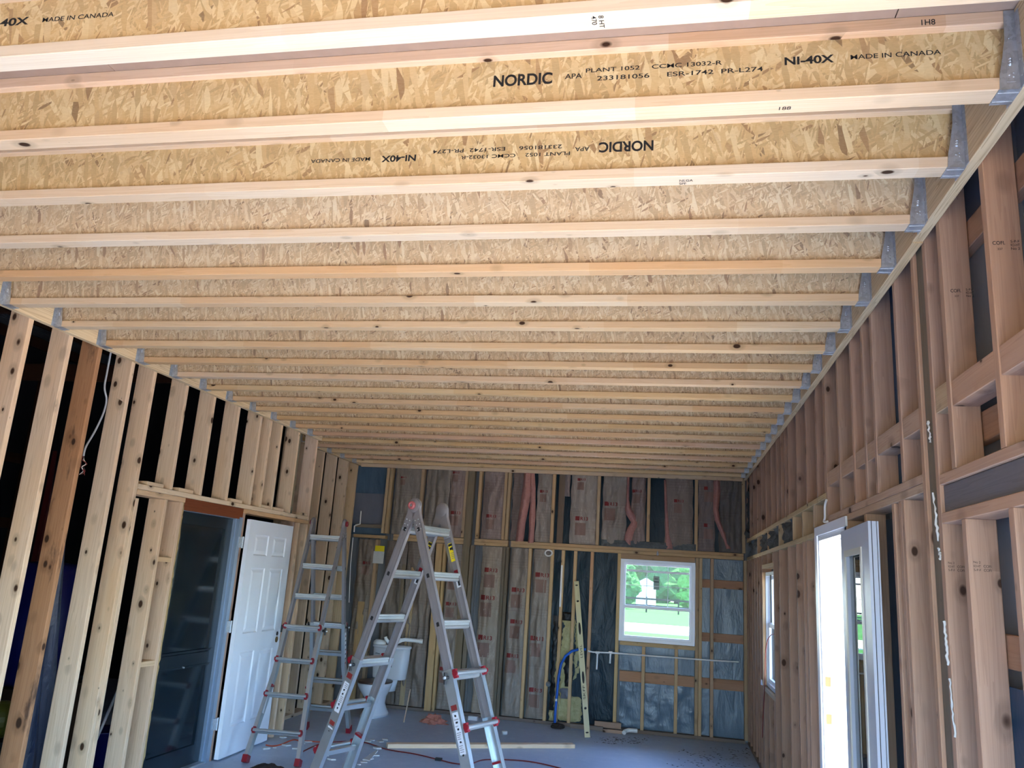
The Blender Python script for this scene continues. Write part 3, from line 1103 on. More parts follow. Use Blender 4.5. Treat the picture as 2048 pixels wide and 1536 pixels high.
# grade stamps on the stud sides (faces towards the camera)
def stamp(par, yf, px, py, flip=False):
    p = at_y(px, py, yf)
    X, U = ((-1, 0, 0), (0, 0, -1)) if flip else ((1, 0, 0), (0, 0, 1))
    o = Vector(p)
    sx = X[0]
    text('COFI.', 'grade_stamp', INK, par, o, X, U, 0.034, 0.012, bold=0.01)
    text('337', 'grade_stamp', INK, par, o + Vector((0.012 * sx, 0, -0.017 * sx)), X, U, 0.014, 0.007, bold=0.005)
    for k, s_ in enumerate(('S-P-F', 'KD-HT', 'No 2')):
        text(s_, 'grade_stamp', INK, par, o + Vector((0.049 * sx, 0, (0.006 - 0.0115 * k) * sx)), X, U, 0.024, 0.008, bold=0.005)
stamp(wr, 2.431, 1985, 490)
stamp(wr, 2.841, 1901, 585)
for (px, yv) in ((1897, 3.011), (1948, 2.785)):
    p = at_y(px, 1142, yv)
    for k, s_ in enumerate(('S-P-F', 'KD-HT', 'No 2')):
        text(s_, 'grade_stamp', INK, wr, p + Vector((0.0, 0, -0.0 + 0.012 * k)), XD, UD, 0.020, 0.007)
        if k < 2:
            text('COFI', 'grade_stamp', INK, wr, p + Vector((0.028, 0, 0.012 * k)), XD, UD, 0.022, 0.008)

# white exterior door, swung back against the wall
d3 = empty('door_3', (XR, 4.9, 0), kind='structure')
m = MB()
for (a, b) in ((DY0, DY0 + 0.03), (DY1 - 0.03, DY1)):
    m.box(XR - 0.002, XO + 0.05, a, b, 0.0, DZ)
m.box(XR - 0.002, XO + 0.05, DY0, DY1, DZ - 0.03, DZ)
m.box(XR + 0.05, XR + 0.065, DY1 - 0.042, DY1 - 0.03, 0.02, DZ - 0.03)
m.box(XR + 0.05, XR + 0.065, DY0 + 0.03, DY1 - 0.03, DZ - 0.042, DZ - 0.03)
m.build('door_frame', WHITE, d3)
m = MB()
m.box(XR - 0.012, XR - 0.001, DY1 - 0.004, DY1 + 0.075, 0.0, DZ + 0.055)
m.box(XR - 0.012, XR - 0.001, DY0 - 0.05, DY1 - 0.004, DZ + 0.002, DZ + 0.055)
m.build('door_casing', WHITE, d3)
for z in (0.95, 1.16):
    m = MB()
    m.box(XR + 0.012, XR + 0.042, DY1 - 0.033, DY1 - 0.030, z, z + 0.055)
    m.build('strike_plate', BRASS, d3)
MB().box(XR, XO + 0.05, DY0 + 0.03, DY1 - 0.03, 0.0, 0.02).build('threshold', ALU, d3)
A = Vector((0.903, 4.575, 0))
B = Vector((0.874, 3.838, 0))
dx = (B - A).normalized()
# local x from hinge to free edge, local y towards the wall
yd = Vector((1, 0, 0))
yd = (yd - dx * yd.dot(dx)).normalized()
LW = (B - A).length
ML = Matrix(((dx.x, yd.x, 0, A.x), (dx.y, yd.y, 0, A.y), (0, 0, 1, 0.012), (0, 0, 0, 1)))
LH = 2.008
gx0, gx1, gz0, gz1 = 0.135, 0.555, 0.24, 1.885
m = MB()
for (a, b, c, d) in ((0, gx0, 0, LH), (gx1, LW, 0, LH), (gx0, gx1, 0, gz0), (gx0, gx1, gz1, LH)):
    m.box(a, b, 0.0, 0.044, c, d, M=ML)
leaf = m.build('door_leaf', DOORW, d3)
m = MB()
for yo, s in ((-0.010, 1), (0.044, 1)):
    for (a, b, c, d) in ((gx0 - .018, gx0 + .014, gz0 - .018, gz1 + .018), (gx1 - .014, gx1 + .018, gz0 - .018, gz1 + .018), (gx0 + .014, gx1 - .014, gz0 - .018, gz0 + .014), (gx0 + .014, gx1 - .014, gz1 - .014, gz1 + .018)):
        m.box(a, b, yo if yo > 0 else -0.006, yo + 0.008 if yo > 0 else 0.0, c, d, M=ML)
m.build('glazing_frame', plain('ivory trim', srgb(206, 204, 190), 0.35), leaf)
MB().box(gx0, gx1, 0.018, 0.026, gz0, gz1, M=ML).build('glass_pane', glass('greenish pane', srgb(196, 216, 204), 0.3), leaf)
m = MB()
m.box(LW + 0.0005, LW + 0.003, 0.012, 0.015, 0.0, LH, M=ML)
m.box(LW + 0.0005, LW + 0.003, 0.034, 0.036, 0.0, LH, M=ML)
m.build('edge_groove', BLACK, leaf)
for z in (0.22, 1.0, 1.76):
    m = MB()
    m.tube([ML @ Vector((-0.006, 0.046, z)), ML @ Vector((-0.006, 0.046, z + 0.09))], 0.007, 8)
    m.box(-0.004, 0.0, 0.006, 0.04, z, z + 0.09, M=ML)
    m.build('hinge', GALV, d3)

# window in the right wall
def sash_window(name, P0, axis_u, axis_n, w, h, rail, muntins, parent_kind='structure'):
    """P0 lower-left inner corner, u along the wall, n into the room; returns root"""
    U, N = Vector(axis_u), Vector(axis_n)
    M = Matrix(((U.x, N.x, 0, P0[0]), (U.y, N.y, 0, P0[1]), (0, 0, 1, P0[2]), (0, 0, 0, 1)))
    root = empty(name, P0, kind='structure')
    def frame(a, b, c, d, fw, n0, n1, nm, mat, par):
        m = MB()
        m.box(a, a + fw, n0, n1, c, d, M=M)
        m.box(b - fw, b, n0, n1, c, d, M=M)
        m.box(a + fw, b - fw, n0, n1, c, c + fw, M=M)
        m.box(a + fw, b - fw, n0, n1, d - fw, d, M=M)
        return m.build(nm, mat, par)
    frame(0, w, 0, h, 0.036, -0.085, 0.006, 'window_frame', VINYL, root)
    up = frame(0.030, w - 0.030, rail - 0.018, h - 0.030, 0.034, -0.072, -0.046, 'upper_sash', VINYL, root)
    lo = frame(0.026, w - 0.026, 0.028, rail + 0.018, 0.038, -0.046, -0.018, 'lower_sash', VINYL, root)
    MB().box(0.06, w - 0.06, -0.060, -0.057, rail, h - 0.06, M=M).build('glass_pane', GLASS, up)
    MB().box(0.06, w - 0.06, -0.033, -0.030, 0.06, rail, M=M).build('glass_pane', GLASS, lo)
    if muntins:
        for f in (1 / 3.0, 2 / 3.0):
            x = 0.06 + (w - 0.12) * f
            MB().box(x - 0.004, x + 0.004, -0.064, -0.053, rail + 0.016, h - 0.064, M=M).build('muntin', VINYL, up)
        z = (rail + h - 0.05) / 2
        MB().box(0.064, w - 0.064, -0.0635, -0.0535, z - 0.004, z + 0.004, M=M).build('muntin', VINYL, up)
    return root, M, up, lo


w2, M2, up2, lo2 = sash_window('window_2', (XR + 0.035, WY0, WZ0), (0, 1, 0), (-1, 0, 0), WY1 - WY0, WZ1 - WZ0, 0.56, False)
MB().box(XR + 0.03, XO + 0.01, WY0 - 0.002, WY0, WZ0, WZ1).build('window_jamb', VINYL, w2)
board('window_stop', XR - 0.002, XR + 0.03, WY1 - 0.03, WY1 + 0.002, WZ0, WZ1, W_BCK, wr, tint=(1.2, 1.1, 1))
# narrow black upright strip on the room side of the window
MB().box(XR + 0.02, XR + 0.03, WY0 + 0.40, WY0 + 0.425, WZ0 + 0.60, WZ0 + 1.03).build('sash_strip', BLACK, w2)

# ------------------------------------------------------------------ back wall
wb = MB()
WX0, WX1, WB0, WB1 = -0.566, 0.326, 1.018, 1.982
YS = YB + 0.092
def bsid(x0, x1, z0, z1):
    wb.box(x0, x1, YS + 0.042, YS + 0.05, z0, z1)
    x = math.ceil(x0 / 0.15) * 0.15
    while x < x1 - 0.02:
        wb.prism([(x - 0.015, YS + 0.042), (x - 0.006, YS + 0.032), (x + 0.006, YS + 0.032), (x + 0.015, YS + 0.042)], z0, z1, 'z')
        x += 0.15
bsid(XL2 - 0.15, WX0, 0, T1)
bsid(WX0, WX1, 0, WB0)
bsid(WX0, WX1, WB1, T1)
bsid(WX1, XO, 0, T1)
wb = wb.build('wall_back', SIDE)
tag(wb, kind='structure')
def bx(px, py):
    return at_y(px, py, YB).x
def bz(px, py):
    return at_y(px, py, YB).z
PT0, PT1 = 2.042, 2.128                        # the double plate across the wall
def bstud(px, py, z0, z1, w=0.038, mat=W_BCK, tint=None, y=YB, d=0.09):
    x = bx(px, py)
    tint = tint or OT()
    return board('stud', x - w / 2, x + w / 2, y, y + d, z0, z1, mat, wb, tint=tint)
up_px = [(775, 960), (782, 960), (845, 960), (933, 960), (961, 960), (1012, 965), (1019, 965), (1108, 970), (1198, 975), (1298, 975), (1393, 975), (1487, 980)]
for (px, py) in up_px:
    bstud(px, py, PT1 + 0.002, T1, tint=(1.15, 1.08, 0.95) if px in (961, 1108, 1298, 1393) else None)
bstud(943, 960, 0.0, T1, w=0.085, mat=W_GRY, tint=(0.95, 0.95, 0.9), y=YB - 0.01)
for (a, b) in ((786, 937), (949, 1016), (1022, 1487)):
    x0, x1 = bx(a, 1080), bx(b, 1080)
    board('wall_plate', x0, x1, YB, YB + 0.09, 2.087, 2.125, W_BCK, wb, tint=(1.1, 1.0, 0.85))
    board('wall_plate', x0, x1, YB, YB + 0.09, 2.047, 2.085, W_BCK, wb, tint=(1.15, 1.08, 0.92))
board('wall_plate', bx(708, 1060), bx(772, 1060), YB, YB + 0.09, 2.06, 2.10, W_BCK, wb, tint=(1.0, 0.9, 0.75))
board('wall_plate', bx(712, 1045), bx(764, 1045), YB - 0.004, YB + 0.02, 2.19, 2.235, W_GRY, wb)
lo_px = [(742, 1200, 0), (920, 1200, 0), (928, 1200, 0), (1002, 1200, 1), (1009, 1200, 1), (1055, 1200, 2), (1100, 1200, 2), (1122, 1200, 2), (1147, 1200, 2), (1181, 1200, 3), (1236, 1200, 4), (1394, 1200, 0), (1401, 1200, 0), (1424, 1200, 0), (1491, 1200, 0)]
for (px, py, kd) in lo_px:
    tn = {0: None, 1: (0.8, 0.8, 0.82), 2: (1.28, 1.22, 1.05), 3: (1.1, 0.95, 0.9), 4: (1.25, 1.22, 0.95)}[kd]
    bstud(px, py, 0.038, 2.044, tint=tn, mat=W_GRY if kd == 1 else W_BCK)
board('bottom_plate', XL2, 0.90, YB, YB + 0.09, 0, 0.037, TREAT, wb, tint=(0.8, 0.78, 0.78))
# rough sill and cripples under the window
board('window_sill_plate', bx(1239.5, 1290), bx(1390, 1295), YB, YB + 0.09, WB0 - 0.046, WB0 - 0.004, W_BCK, wb, tint=(1.2, 1.15, 0.95))
board('window_header', bx(1240, 1110), bx(1390, 1115), YB + 0.004, YB + 0.09, WB1 + 0.004, 2.044, W_BCK, wb, tint=(0.9, 0.8, 0.7))
for px in (1286, 1352):
    bstud(px, 1350, 0.038, WB0 - 0.048, tint=(1.2, 1.15, 1.05))
# girts outside the studs
for (z0, z1) in ((1.70, 1.80), (1.08, 1.18), (0.55, 0.67)):
    board('wall_girt', bx(1400, 1200), XO - 0.01, YS + 0.001, YS + 0.03, z0, z1, W_OLD, wb, tint=(0.9, 0.75, 0.65))
board('wall_girt', bx(1238, 1350), bx(1396, 1350), YS + 0.001, YS + 0.03, 0.55, 0.67, W_OLD, wb, tint=(1.0, 0.85, 0.7))
board('wall_girt', bx(712, 970), bx(775, 970), YS + 0.001, YS + 0.03, 2.79, 2.90, W_RED, wb, tint=(1.3, 1.3, 1.2))
def bsheet(nm, mat, pa, pb, z0, z1, y, ybow=0.0):
    MB().box(bx(*pa), bx(*pb), y, y + 0.003, z0, z1).build(nm, mat, wb)
bsheet('wrap_sheet', TEAL, (1022, 1000), (1240, 1000), PT1, T1, YS - 0.004)
bsheet('wrap_sheet', TEAL, (1240, 1000), (1487, 1000), PT1, T1, YS - 0.004)
# crumpled plastic sheet behind the open lower bays
def crumple(nm, mat, x0, x1, z0, z1, y, amp, seed, nx=26, nz=50, par=None, vert=0.4):
    vs, fs = [], []
    for j in range(nz + 1):
        for i in range(nx + 1):
            x = x0 + (x1 - x0) * i / nx
            z = z0 + (z1 - z0) * j / nz
            q = mnoise.ridged_multi_fractal(Vector((x * 6 + seed, seed * 2.3, z * 6 * vert)), 1.0, 2.1, 4, 1.0, 2.0)
            vs.append((x, y - amp * (q - 0.7), z))
    for j in range(nz):
        for i in range(nx):
            a = j * (nx + 1) + i
            fs.append((a, a + 1, a + nx + 2, a + nx + 1))
    m = MB()
    m.add(vs, fs, True)
    return m.build(nm, mat, par or wb)
crumple('wrap_sheet', TEAL, bx(1100, 1200), bx(1238, 1200), 0.03, 2.045, YS - 0.02, 0.005, 3.0)
crumple('vapour_sheet', VAPR, bx(1238, 1300), bx(1396, 1300), 0.68, WB0 - 0.03, YS + 0.02, 0.004, 7.0, vert=0.3)
crumple('vapour_sheet', VAPR, bx(1238, 1400), bx(1396, 1400), 0.03, 0.55, YS + 0.01, 0.012, 9.0)
for (z0, z1) in ((0.03, 0.55), (0.67, 1.08), (1.18, 1.70), (1.80, 2.045)):
    crumple('vapour_sheet', VAPR, bx(1396, 1300), XR + 0.01, z0, z1, YS + 0.02, 0.004, 5.0 + z0, vert=0.3)
# open bay at the far left: dark sheet over a pale panel
MB().box(bx(700, 1000), bx(773, 1000), YS - 0.03, YS - 0.02, 2.235, 2.645).build('wall_panel', WWRAP, wb)
MB().box(bx(700, 1000), bx(773, 1000), YS - 0.01, YS, 2.10, T1).build('backing_sheet', VAPR, wb).color = (1, 1, 1, 1)

# unseen roof overhang, added to keep sun out of the back window
ev = MB()
ev.box(-4.6, 1.4, 10.36, 11.30, 3.20, 3.26)
tag(ev.build('added_sun_shade', VINYL), kind='structure')

# window in the back wall
w1, M1, up1, lo1 = sash_window('window_1', (WX0, YB + 0.03, WB0), (1, 0, 0), (0, -1, 0), WX1 - WX0, WB1 - WB0, 0.405, True)
# pleated paper header and the maker's sticker still on the glass
hs = MB().box(0.07, WX1 - WX0 - 0.07, -0.050, -0.046, WB1 - WB0 - 0.145, WB1 - WB0 - 0.12, M=M1)
hs.build('screen_rail', VINYL, up1)
stk = MB().box(0.40, 0.47, -0.0555, -0.0545, 0.62, 0.78, M=M1).build('glass_sticker', plain('translucent sticker', srgb(150, 170, 160), 0.5), up1)
MB().box(0.405, 0.465, -0.0543, -0.0535, 0.708, 0.718, M=M1).build('sticker_bar', INK, up1)
MB().box(0.415, 0.455, -0.0543, -0.0535, 0.745, 0.752, M=M1).build('sticker_bar', INK, up1)
MB().lathe([(0.012, 0), (0.014, 0.02), (0.006, 0.05), (0.0001, 0.055)], 10, Matrix.Translation((at_y(1315, 1112, YB - 0.02).x, YB - 0.02, 2.045))).build('bracket_tab', GALV, wb)

# ------------------------------------------------------------------ insulation in the back wall
def surf_fn(x0, x1, z0, z1, bulge, amp, seed, yb, vert):
    def f(x, z):
        u = min(max((x - x0) / (x1 - x0), 0), 1)
        v = min(max((z - z0) / (z1 - z0), 0), 1)
        e = (1 - (2 * u - 1) ** 4) * (1 - (2 * v - 1) ** 12)
        q = mnoise.ridged_multi_fractal(Vector((x * 9 + seed * 5, seed, z * 9 * vert)), 1.0, 2.1, 3, 1.0, 2.0)
        w = mnoise.noise(Vector((x * 4 + seed, seed * 3, z * 2.2)))
        g = abs(mnoise.noise(Vector((x * 13 + seed * 2, seed * 7, z * 1.7))))
        return yb - bulge * e - 1.3 * amp * (q - 0.8) * (0.35 + 0.65 * e) - amp * 1.2 * w * e + amp * 2.6 * (0.25 - g) * e
    return f


def batt(x0, x1, z0, z1, mat=KRAFT, bulge=0.02, amp=0.012, seed=1.0, vert=0.35, prints=(), tint=(1, 1, 1), yb=YB + 0.028, lean=0.0):
    nx = max(8, int((x1 - x0) / 0.014))
    nz = max(10, int((z1 - z0) / 0.022))
    f = surf_fn(x0, x1, z0, z1, bulge, amp, seed, yb, vert)
    vs, fs = [], []
    for j in range(nz + 1):
        z = z0 + (z1 - z0) * j / nz
        for i in range(nx + 1):
            x = x0 + (x1 - x0) * i / nx
            ex = lean * (z - z0)
            edge = 0.004 * math.sin(z * 23 + seed * 7) if i in (0, nx) else 0
            vs.append((x + ex + edge, f(x, z), z))
    for j in range(nz):
        for i in range(nx):
            a = j * (nx + 1) + i
            fs.append((a, a + 1, a + nx + 2, a + nx + 1))
    m = MB()
    m.add(vs, fs, True)
    # skirt back into the bay
    ring = [i for i in range(nx + 1)] + [(j * (nx + 1) + nx) for j in range(1, nz + 1)] + [nz * (nx + 1) + i for i in range(nx - 1, -1, -1)] + [j * (nx + 1) for j in range(nz - 1, 0, -1)]
    n = len(ring)
    rv = [vs[i] for i in ring] + [(vs[i][0], YS - 0.03, vs[i][2]) for i in ring]
    m.add(rv, [(i, (i + 1) % n, n + (i + 1) % n, n + i) for i in range(n)], False)
    o = m.build('insulation_batt', mat, wb)
    o.color = (tint[0], tint[1], tint[2], 1)
    for (px, z, s_) in prints:
        hh = 0.038 * s_
        m = MB()
        g = []
        bw_, bh_ = min(hh * 2.8, x1 - px - 0.01), hh * 3.2
        for j in range(8):
            for i in range(8):
                xx, zz = px + bw_ * i / 7, z - hh * 0.6 - bh_ * (1 - j / 7)
                g.append((xx, f(xx, zz) - 0.002, zz))
        if z - hh * 0.6 - bh_ > z0:
            m.add(g, [(r * 8 + q, r * 8 + q + 1, r * 8 + q + 9, r * 8 + q + 8) for r in range(7) for q in range(7)], True)
            m.build('printed_panel', INKF, o)
        sf = lambda p: Vector((p.x, f(p.x, p.z) - 0.003, p.z))
        m = MB()
        g = []
        for j in range(4):
            for i in range(4):
                xx, zz = px + hh * 1.15 * i / 3, z + hh * 1.1 * j / 3
                g.append((xx, f(xx, zz) - 0.003, zz))
        m.add(g, [(a, a + 1, a + 5, a + 4) for a in (0, 1, 2, 4, 5, 6, 8, 9, 10)])
        m.build('printed_square', INKR, o)
        if px + hh * 3.6 < x1:
            text('R13', 'printed_lettering', INKR, o, (px + hh * 1.35, yb, z + 0.002), XD, UD, hh * 2.0, hh * 0.95, bold=0.02, surf=sf)
    return o


A = lambda px, py: (bx(px, py))
def ub(a, b, seed, mat=KRAFT, prints=(), **k):
    x0, x1 = A(a, 1010), A(b, 1010)
    pr = [(A(p, 1010), z, s_) for (p, z, s_) in prints]
    return batt(x0, x1, PT1 + 0.004, T1 - 0.01, mat, seed=seed, prints=pr, **k)
ub(786, 841, 1.3, prints=[(796, 2.86, 0.6)], tint=(0.85, 0.85, 0.82))
ub(849, 896, 2.1, tint=(0.8, 0.8, 0.78), amp=0.018)
ub(897, 929, 3.7, KRAFTR, prints=[(903, 2.42, 1.0), (900, 2.95, 0.7)], amp=0.016)
ub(965, 1008, 4.4, KRAFTR, prints=[(974, 2.40, 1.0)], amp=0.016)
ub(1024, 1046, 5.2, tint=(0.7, 0.62, 0.62), bulge=0.0)
ub(1073, 1104, 6.0, prints=[(1078, 2.75, 0.8)], amp=0.022)
ub(1141, 1193, 7.7, prints=[(1152, 2.42, 1.25), (1153, 2.92, 0.8)], bulge=0.035, tint=(1.15, 1.15, 1.15))
ub(1205, 1253, 8.5, prints=[(1209, 2.62, 1.25)], amp=0.02, bulge=0.03)
ub(1263, 1291, 9.1, KRAFTR, prints=[(1264, 2.80, 0.9)], amp=0.028, bulge=0.03)
ub(1330, 1386, 10.6, KRAFTR, prints=[(1348, 2.70, 0.9)], bulge=0.04, tint=(0.85, 0.9, 0.88))
ub(1397, 1430, 11.4, KRAFTR, prints=[(1408, 2.87, 1.0), (1408, 2.42, 1.0)], tint=(0.72, 0.75, 0.78))
ub(1438, 1484, 12.9, tint=(0.5, 0.52, 0.56), amp=0.03, bulge=0.03)
def lb(a, b, seed, mat=KRAFT, z0=0.045, z1=2.04, prints=(), **k):
    x0, x1 = A(a, 1250), A(b, 1250)
    pr = [(A(p, 1250), z, s_) for (p, z, s_) in prints]
    return batt(x0, x1, z0, z1, mat, seed=seed, prints=pr, **k)
lb(700, 736, 13.0, tint=(0.8, 0.75, 0.7), amp=0.03, prints=[(712, 1.72, 0.9)])
lb(757, 800, 14.5, tint=(0.62, 0.58, 0.55), amp=0.03, vert=0.2)
lb(802, 856, 15.1, tint=(0.8, 0.76, 0.74), amp=0.034, vert=0.2)
lb(884, 916, 16.2, prints=[(888, 1.62, 1.0), (888, 1.28, 1.0), (886, 0.5, 1.0)], amp=0.02)
lb(954, 997, 17.3, prints=[(962, 1.72, 1.3), (958, 1.38, 1.4), (958, 0.9, 1.4)], bulge=0.035, tint=(1.15, 1.12, 1.05), amp=0.014)
lb(1013, 1050, 18.8, prints=[(1019, 1.50, 1.3), (1020, 1.12, 1.2), (1017, 0.72, 1.2)], amp=0.03, bulge=0.035, vert=0.18)
lb(1060, 1096, 19.4, prints=[(1066, 1.70, 1.3), (1062, 0.94, 1.3), (1066, 0.35, 1.2)], amp=0.028, bulge=0.035, vert=0.18)
# a double 2x4 leaning in the bay beside the toilet
for (a, b, m_) in ((861, 874, W_BCK), (876, 881, W_BCK)):
    board('stud', A(a, 1250), A(b, 1250), YB - 0.015, YB + 0.07, 0.02, 2.04, m_, wb, tint=(1.2, 1.12, 0.9), tilt=Matrix.Rotation(math.radians(-0.4), 4, 'Y'))
board('stud', A(929.5, 1250), A(937, 1250), YB + 0.002, YB + 0.07, 0.04, 2.04, W_GRY, wb)
board('stud', A(806, 1150) - .02, A(806, 1150) + .02, YB + 0.0, YB + 0.05, 0.9, 1.75, W_GRY, wb)
board('stud', A(826, 1150) - .03, A(826, 1150) + .03, YB - 0.005, YB + 0.035, 0.05, 1.72, W_BCK, wb)
board('upright_plank', A(712, 1300) - .03, A(712, 1300) + .06, YB - 0.03, YB - 0.005, 0.04, 1.25, W_BCK, wb, tint=(1.0, 0.9, 0.7))

# pink wool showing through the torn facings
def flap(pts, th, name='torn_wool', mat=PINK, seed=2.0, amp=0.012):
    """strip: list of (left px, right px, py) read at the wall face"""
    vs, fs = [], []
    n = 6
    for j, (a, b, py) in enumerate(pts):
        p0, p1 = at_y(a, py, YB), at_y(b, py, YB)
        for i in range(n + 1):
            f = i / n
            p = p0.lerp(p1, f)
            bul = th * math.sin(PI * f) + amp * mnoise.noise(Vector((p.x * 20, seed, p.z * 20)))
            vs.append((p.x, YB + 0.0 - bul, p.z))
    for j in range(len(pts) - 1):
        for i in range(n):
            a = j * (n + 1) + i
            fs.append((a, a + 1, a + n + 2, a + n + 1))
    m = MB()
    m.add(vs, fs, True)
    m.add([(x, y + 0.05, z) for (x, y, z) in vs], fs, True)
    return m.build(name, mat, wb)
flap([(1049, 1064, 942), (1047, 1062, 965), (1043, 1061, 990), (1040, 1056, 1015), (1035, 1050, 1045), (1031, 1046, 1083)], 0.05)
flap([(1058, 1068, 942), (1060, 1070, 975), (1060, 1070, 1005), (1058, 1070, 1035), (1058, 1068, 1060), (1056, 1067, 1086)], 0.03, seed=4)
flap([(1254, 1259, 952), (1253, 1258, 1000), (1250, 1262, 1018), (1253, 1270, 1030), (1262, 1276, 1045), (1255, 1275, 1056), (1250, 1266, 1070), (1248, 1264, 1080), (1258, 1262, 1090)], 0.04, seed=6)
flap([(1427, 1440, 958), (1427, 1441, 985), (1426, 1437, 1020), (1430, 1440, 1040), (1440, 1450, 1065), (1452, 1462, 1098)], 0.05, seed=8)
flap([(1328, 1332, 960), (1329, 1335, 1020), (1331, 1340, 1070), (1330, 1346, 1098)], 0.03, seed=9)
board('spare_stud', A(1116, 1010), A(1128, 1010), YB + 0.01, YB + 0.05, PT1, T1, W_GRY, wb, tint=(0.75, 0.68, 0.7))
batt(A(1129, 960), A(1140, 960), 2.72, T1 - 0.02, seed=21.0, tint=(0.8, 0.75, 0.8))
crumple('wool_scrap', GWOOL, A(1203, 1080), A(1392, 1100), PT1 - 0.005, PT1 + 0.075, YB + 0.005, 0.03, 12.0, 60, 8, vert=1.0)

# yellow foam and black paper in the damaged bays
def lump(name, mat, x0, x1, z0, z1, y, dep, seed, par=wb, amp=0.03):
    nx, nz = max(5, int((x1 - x0) / 0.02)), max(8, int((z1 - z0) / 0.025))
    vs, fs = [], []
    for j in range(nz + 1):
        for i in range(nx + 1):
            u, v = i / nx, j / nz
            e = min(1, 4 * min(u, 1 - u) + 0.05) * min(1, 6 * min(v, 1 - v) + 0.1)
            q = mnoise.turbulence(Vector((u * 3 + seed, v * (z1 - z0) * 9, seed)), 3, False)
            xo = (0.030 * mnoise.noise(Vector((v * (z1 - z0) * 22, seed, u * 9))) + 0.012 * mnoise.noise(Vector((v * (z1 - z0) * 70, seed, u * 5)))) * (1 if i in (0, nx) else 0.6)
            vs.append((x0 + (x1 - x0) * u + xo, y - (dep + amp * q) * e, z0 + (z1 - z0) * v))
    for j in range(nz):
        for i in range(nx):
            a = j * (nx + 1) + i
            fs.append((a, a + 1, a + nx + 2, a + nx + 1))
    m = MB()
    m.add(vs, fs, True)
    return m.build(name, mat, par)
lump('black_paper', BPAP, A(1103, 1300), A(1116, 1300), 0.1, 1.25, YB + 0.06, 0.03, 3.1)
lump('spray_foam', YFOAM, A(1110, 1330), A(1119, 1330), 0.05, 0.85, YB + 0.05, 0.04, 1.2)
lump('spray_foam', YFOAM, A(1119, 1300), A(1146, 1300), 0.30, 1.28, YB + 0.075, 0.03, 4.7)
lump('spray_foam', YFOAM, A(1108, 1400), A(1165, 1400), 0.04, 0.34, YB + 0.08, 0.04, 6.7)
lump('spray_foam', YFOAM, A(1147, 1300), A(1161, 1300), 0.50, 1.20, YB + 0.078, 0.02, 8.7)
lump('black_paper', BPAP, A(1127, 1370), A(1143, 1370), 0.44, 0.80, YB + 0.035, 0.02, 5.7)
lump('grey_paper', WWRAP, A(1120, 1370), A(1142, 1370), 0.30, 0.42, YB + 0.035, 0.02, 7.7)
lump('black_paper', BPAP, A(1120, 1300), A(1142, 1300), 1.20, 1.30, YB + 0.05, 0.02, 2.2)
lump('spray_foam', YFOAM, A(1096, 1450), A(1106, 1450), 0.04, 0.16, YB + 0.02, 0.04, 2.7)
board('white_strip', A(1119, 1200), A(1122.5, 1200), YB - 0.006, YB, 1.36, 1.86, PVC, wb)
m = MB().tube([at_y(1097 + 7 * math.cos(a), 1106 + 6 * math.sin(a), YB - 0.02) for a in [2 * PI * k / 14 for k in range(14)]], 0.010, 6, closed=True)
m.build('cable_ring', PVC, wb)
MB().lathe([(0.03, 0), (0.028, 0.03), (0.012, 0.045), (0.0001, 0.05)], 14, Matrix.Translation(at_y(1097, 1368, YB - 0.0)) @ Matrix.Rotation(PI / 2, 4, 'X')).build('foil_tape_patch', ALU, wb)

# grey wool stuffed in the right wall's cripple bay
for k, (y0, y1) in enumerate(((6.45, 7.18), (7.24, 7.98), (8.04, 8.88), (8.94, 9.9))):
    vs, fs = [], []
    n1, n2 = 22, 8
    for j in range(n2 + 1):
        for i in range(n1 + 1):
            u, v = i / n1, j / n2
            y = y0 + (y1 - y0) * u
            z = 2.084 + 0.168 * v
            q = mnoise.turbulence(Vector((y * 7, k * 3.3, z * 14)), 4, False)
            vs.append((XR + 0.03 - 0.05 * q, y, z))
    for j in range(n2):
        for i in range(n1):
            a = j * (n1 + 1) + i
            fs.append((a, a + 1, a + n1 + 2, a + n1 + 1))
    MB().add(vs, fs, True).build('mineral_wool', GWOOL, wr)
m = []
lumpv = MB()
for j in range(16):
    for i in range(8):
        pass
# dusty wool hanging in the far right corner
vs, fs = [], []
for j in range(31):
    for i in range(9):
        u, v = i / 8, j / 30
        z = 2.30 + 0.70 * v
        q = mnoise.turbulence(Vector((u * 3, 8.1, z * 9)), 4, False)
        vs.append((XR + 0.01 - 0.07 * q * (1 - v * 0.6), 9.74 + 0.30 * u, z))
for j in range(30):
    for i in range(8):
        a = j * 9 + i
        fs.append((a, a + 1, a + 10, a + 9))
MB().add(vs, fs, True).build('mineral_wool', GWOOL, wr)

# ------------------------------------------------------------------ ladders
def frame_of(w, a, T, sgn):
    """sgn +1: section leaning towards +n, -1: towards -n"""
    w = Vector((math.cos(w), math.sin(w), 0))
    n = Vector((-w.y, w.x, 0))
    z = Vector((0, 0, 1))
    u = z * math.cos(a) - n * (sgn * math.sin(a))
    X = w * sgn
    Y = u.cross(X)
    return Matrix(((X.x, Y.x, u.x, T[0]), (X.y, Y.y, u.y, T[1]), (X.z, Y.z, u.z, T[2]), (0, 0, 0, 1)))


def channel(m, x, s, z0, z1, dep=0.058, wid=0.028, t=0.0035):
    """C section standing along z; web on the outer side s"""
    xo = x + s * wid / 2
    m.box(min(xo, xo - s * t), max(xo, xo - s * t), -dep / 2, dep / 2, z0, z1)
    for q in (-1, 1):
        ya, yb = q * dep / 2, q * (dep / 2 - t)
        m.box(x - wid / 2, x + wid / 2, min(ya, yb), max(ya, yb), z0, z1)
    # shallow ridges on the web
    for q in (-0.012, 0.012):
        m.box(min(xo, xo + s * 0.0012), max(xo, xo + s * 0.0012), q - 0.002, q + 0.002, z0, z1)


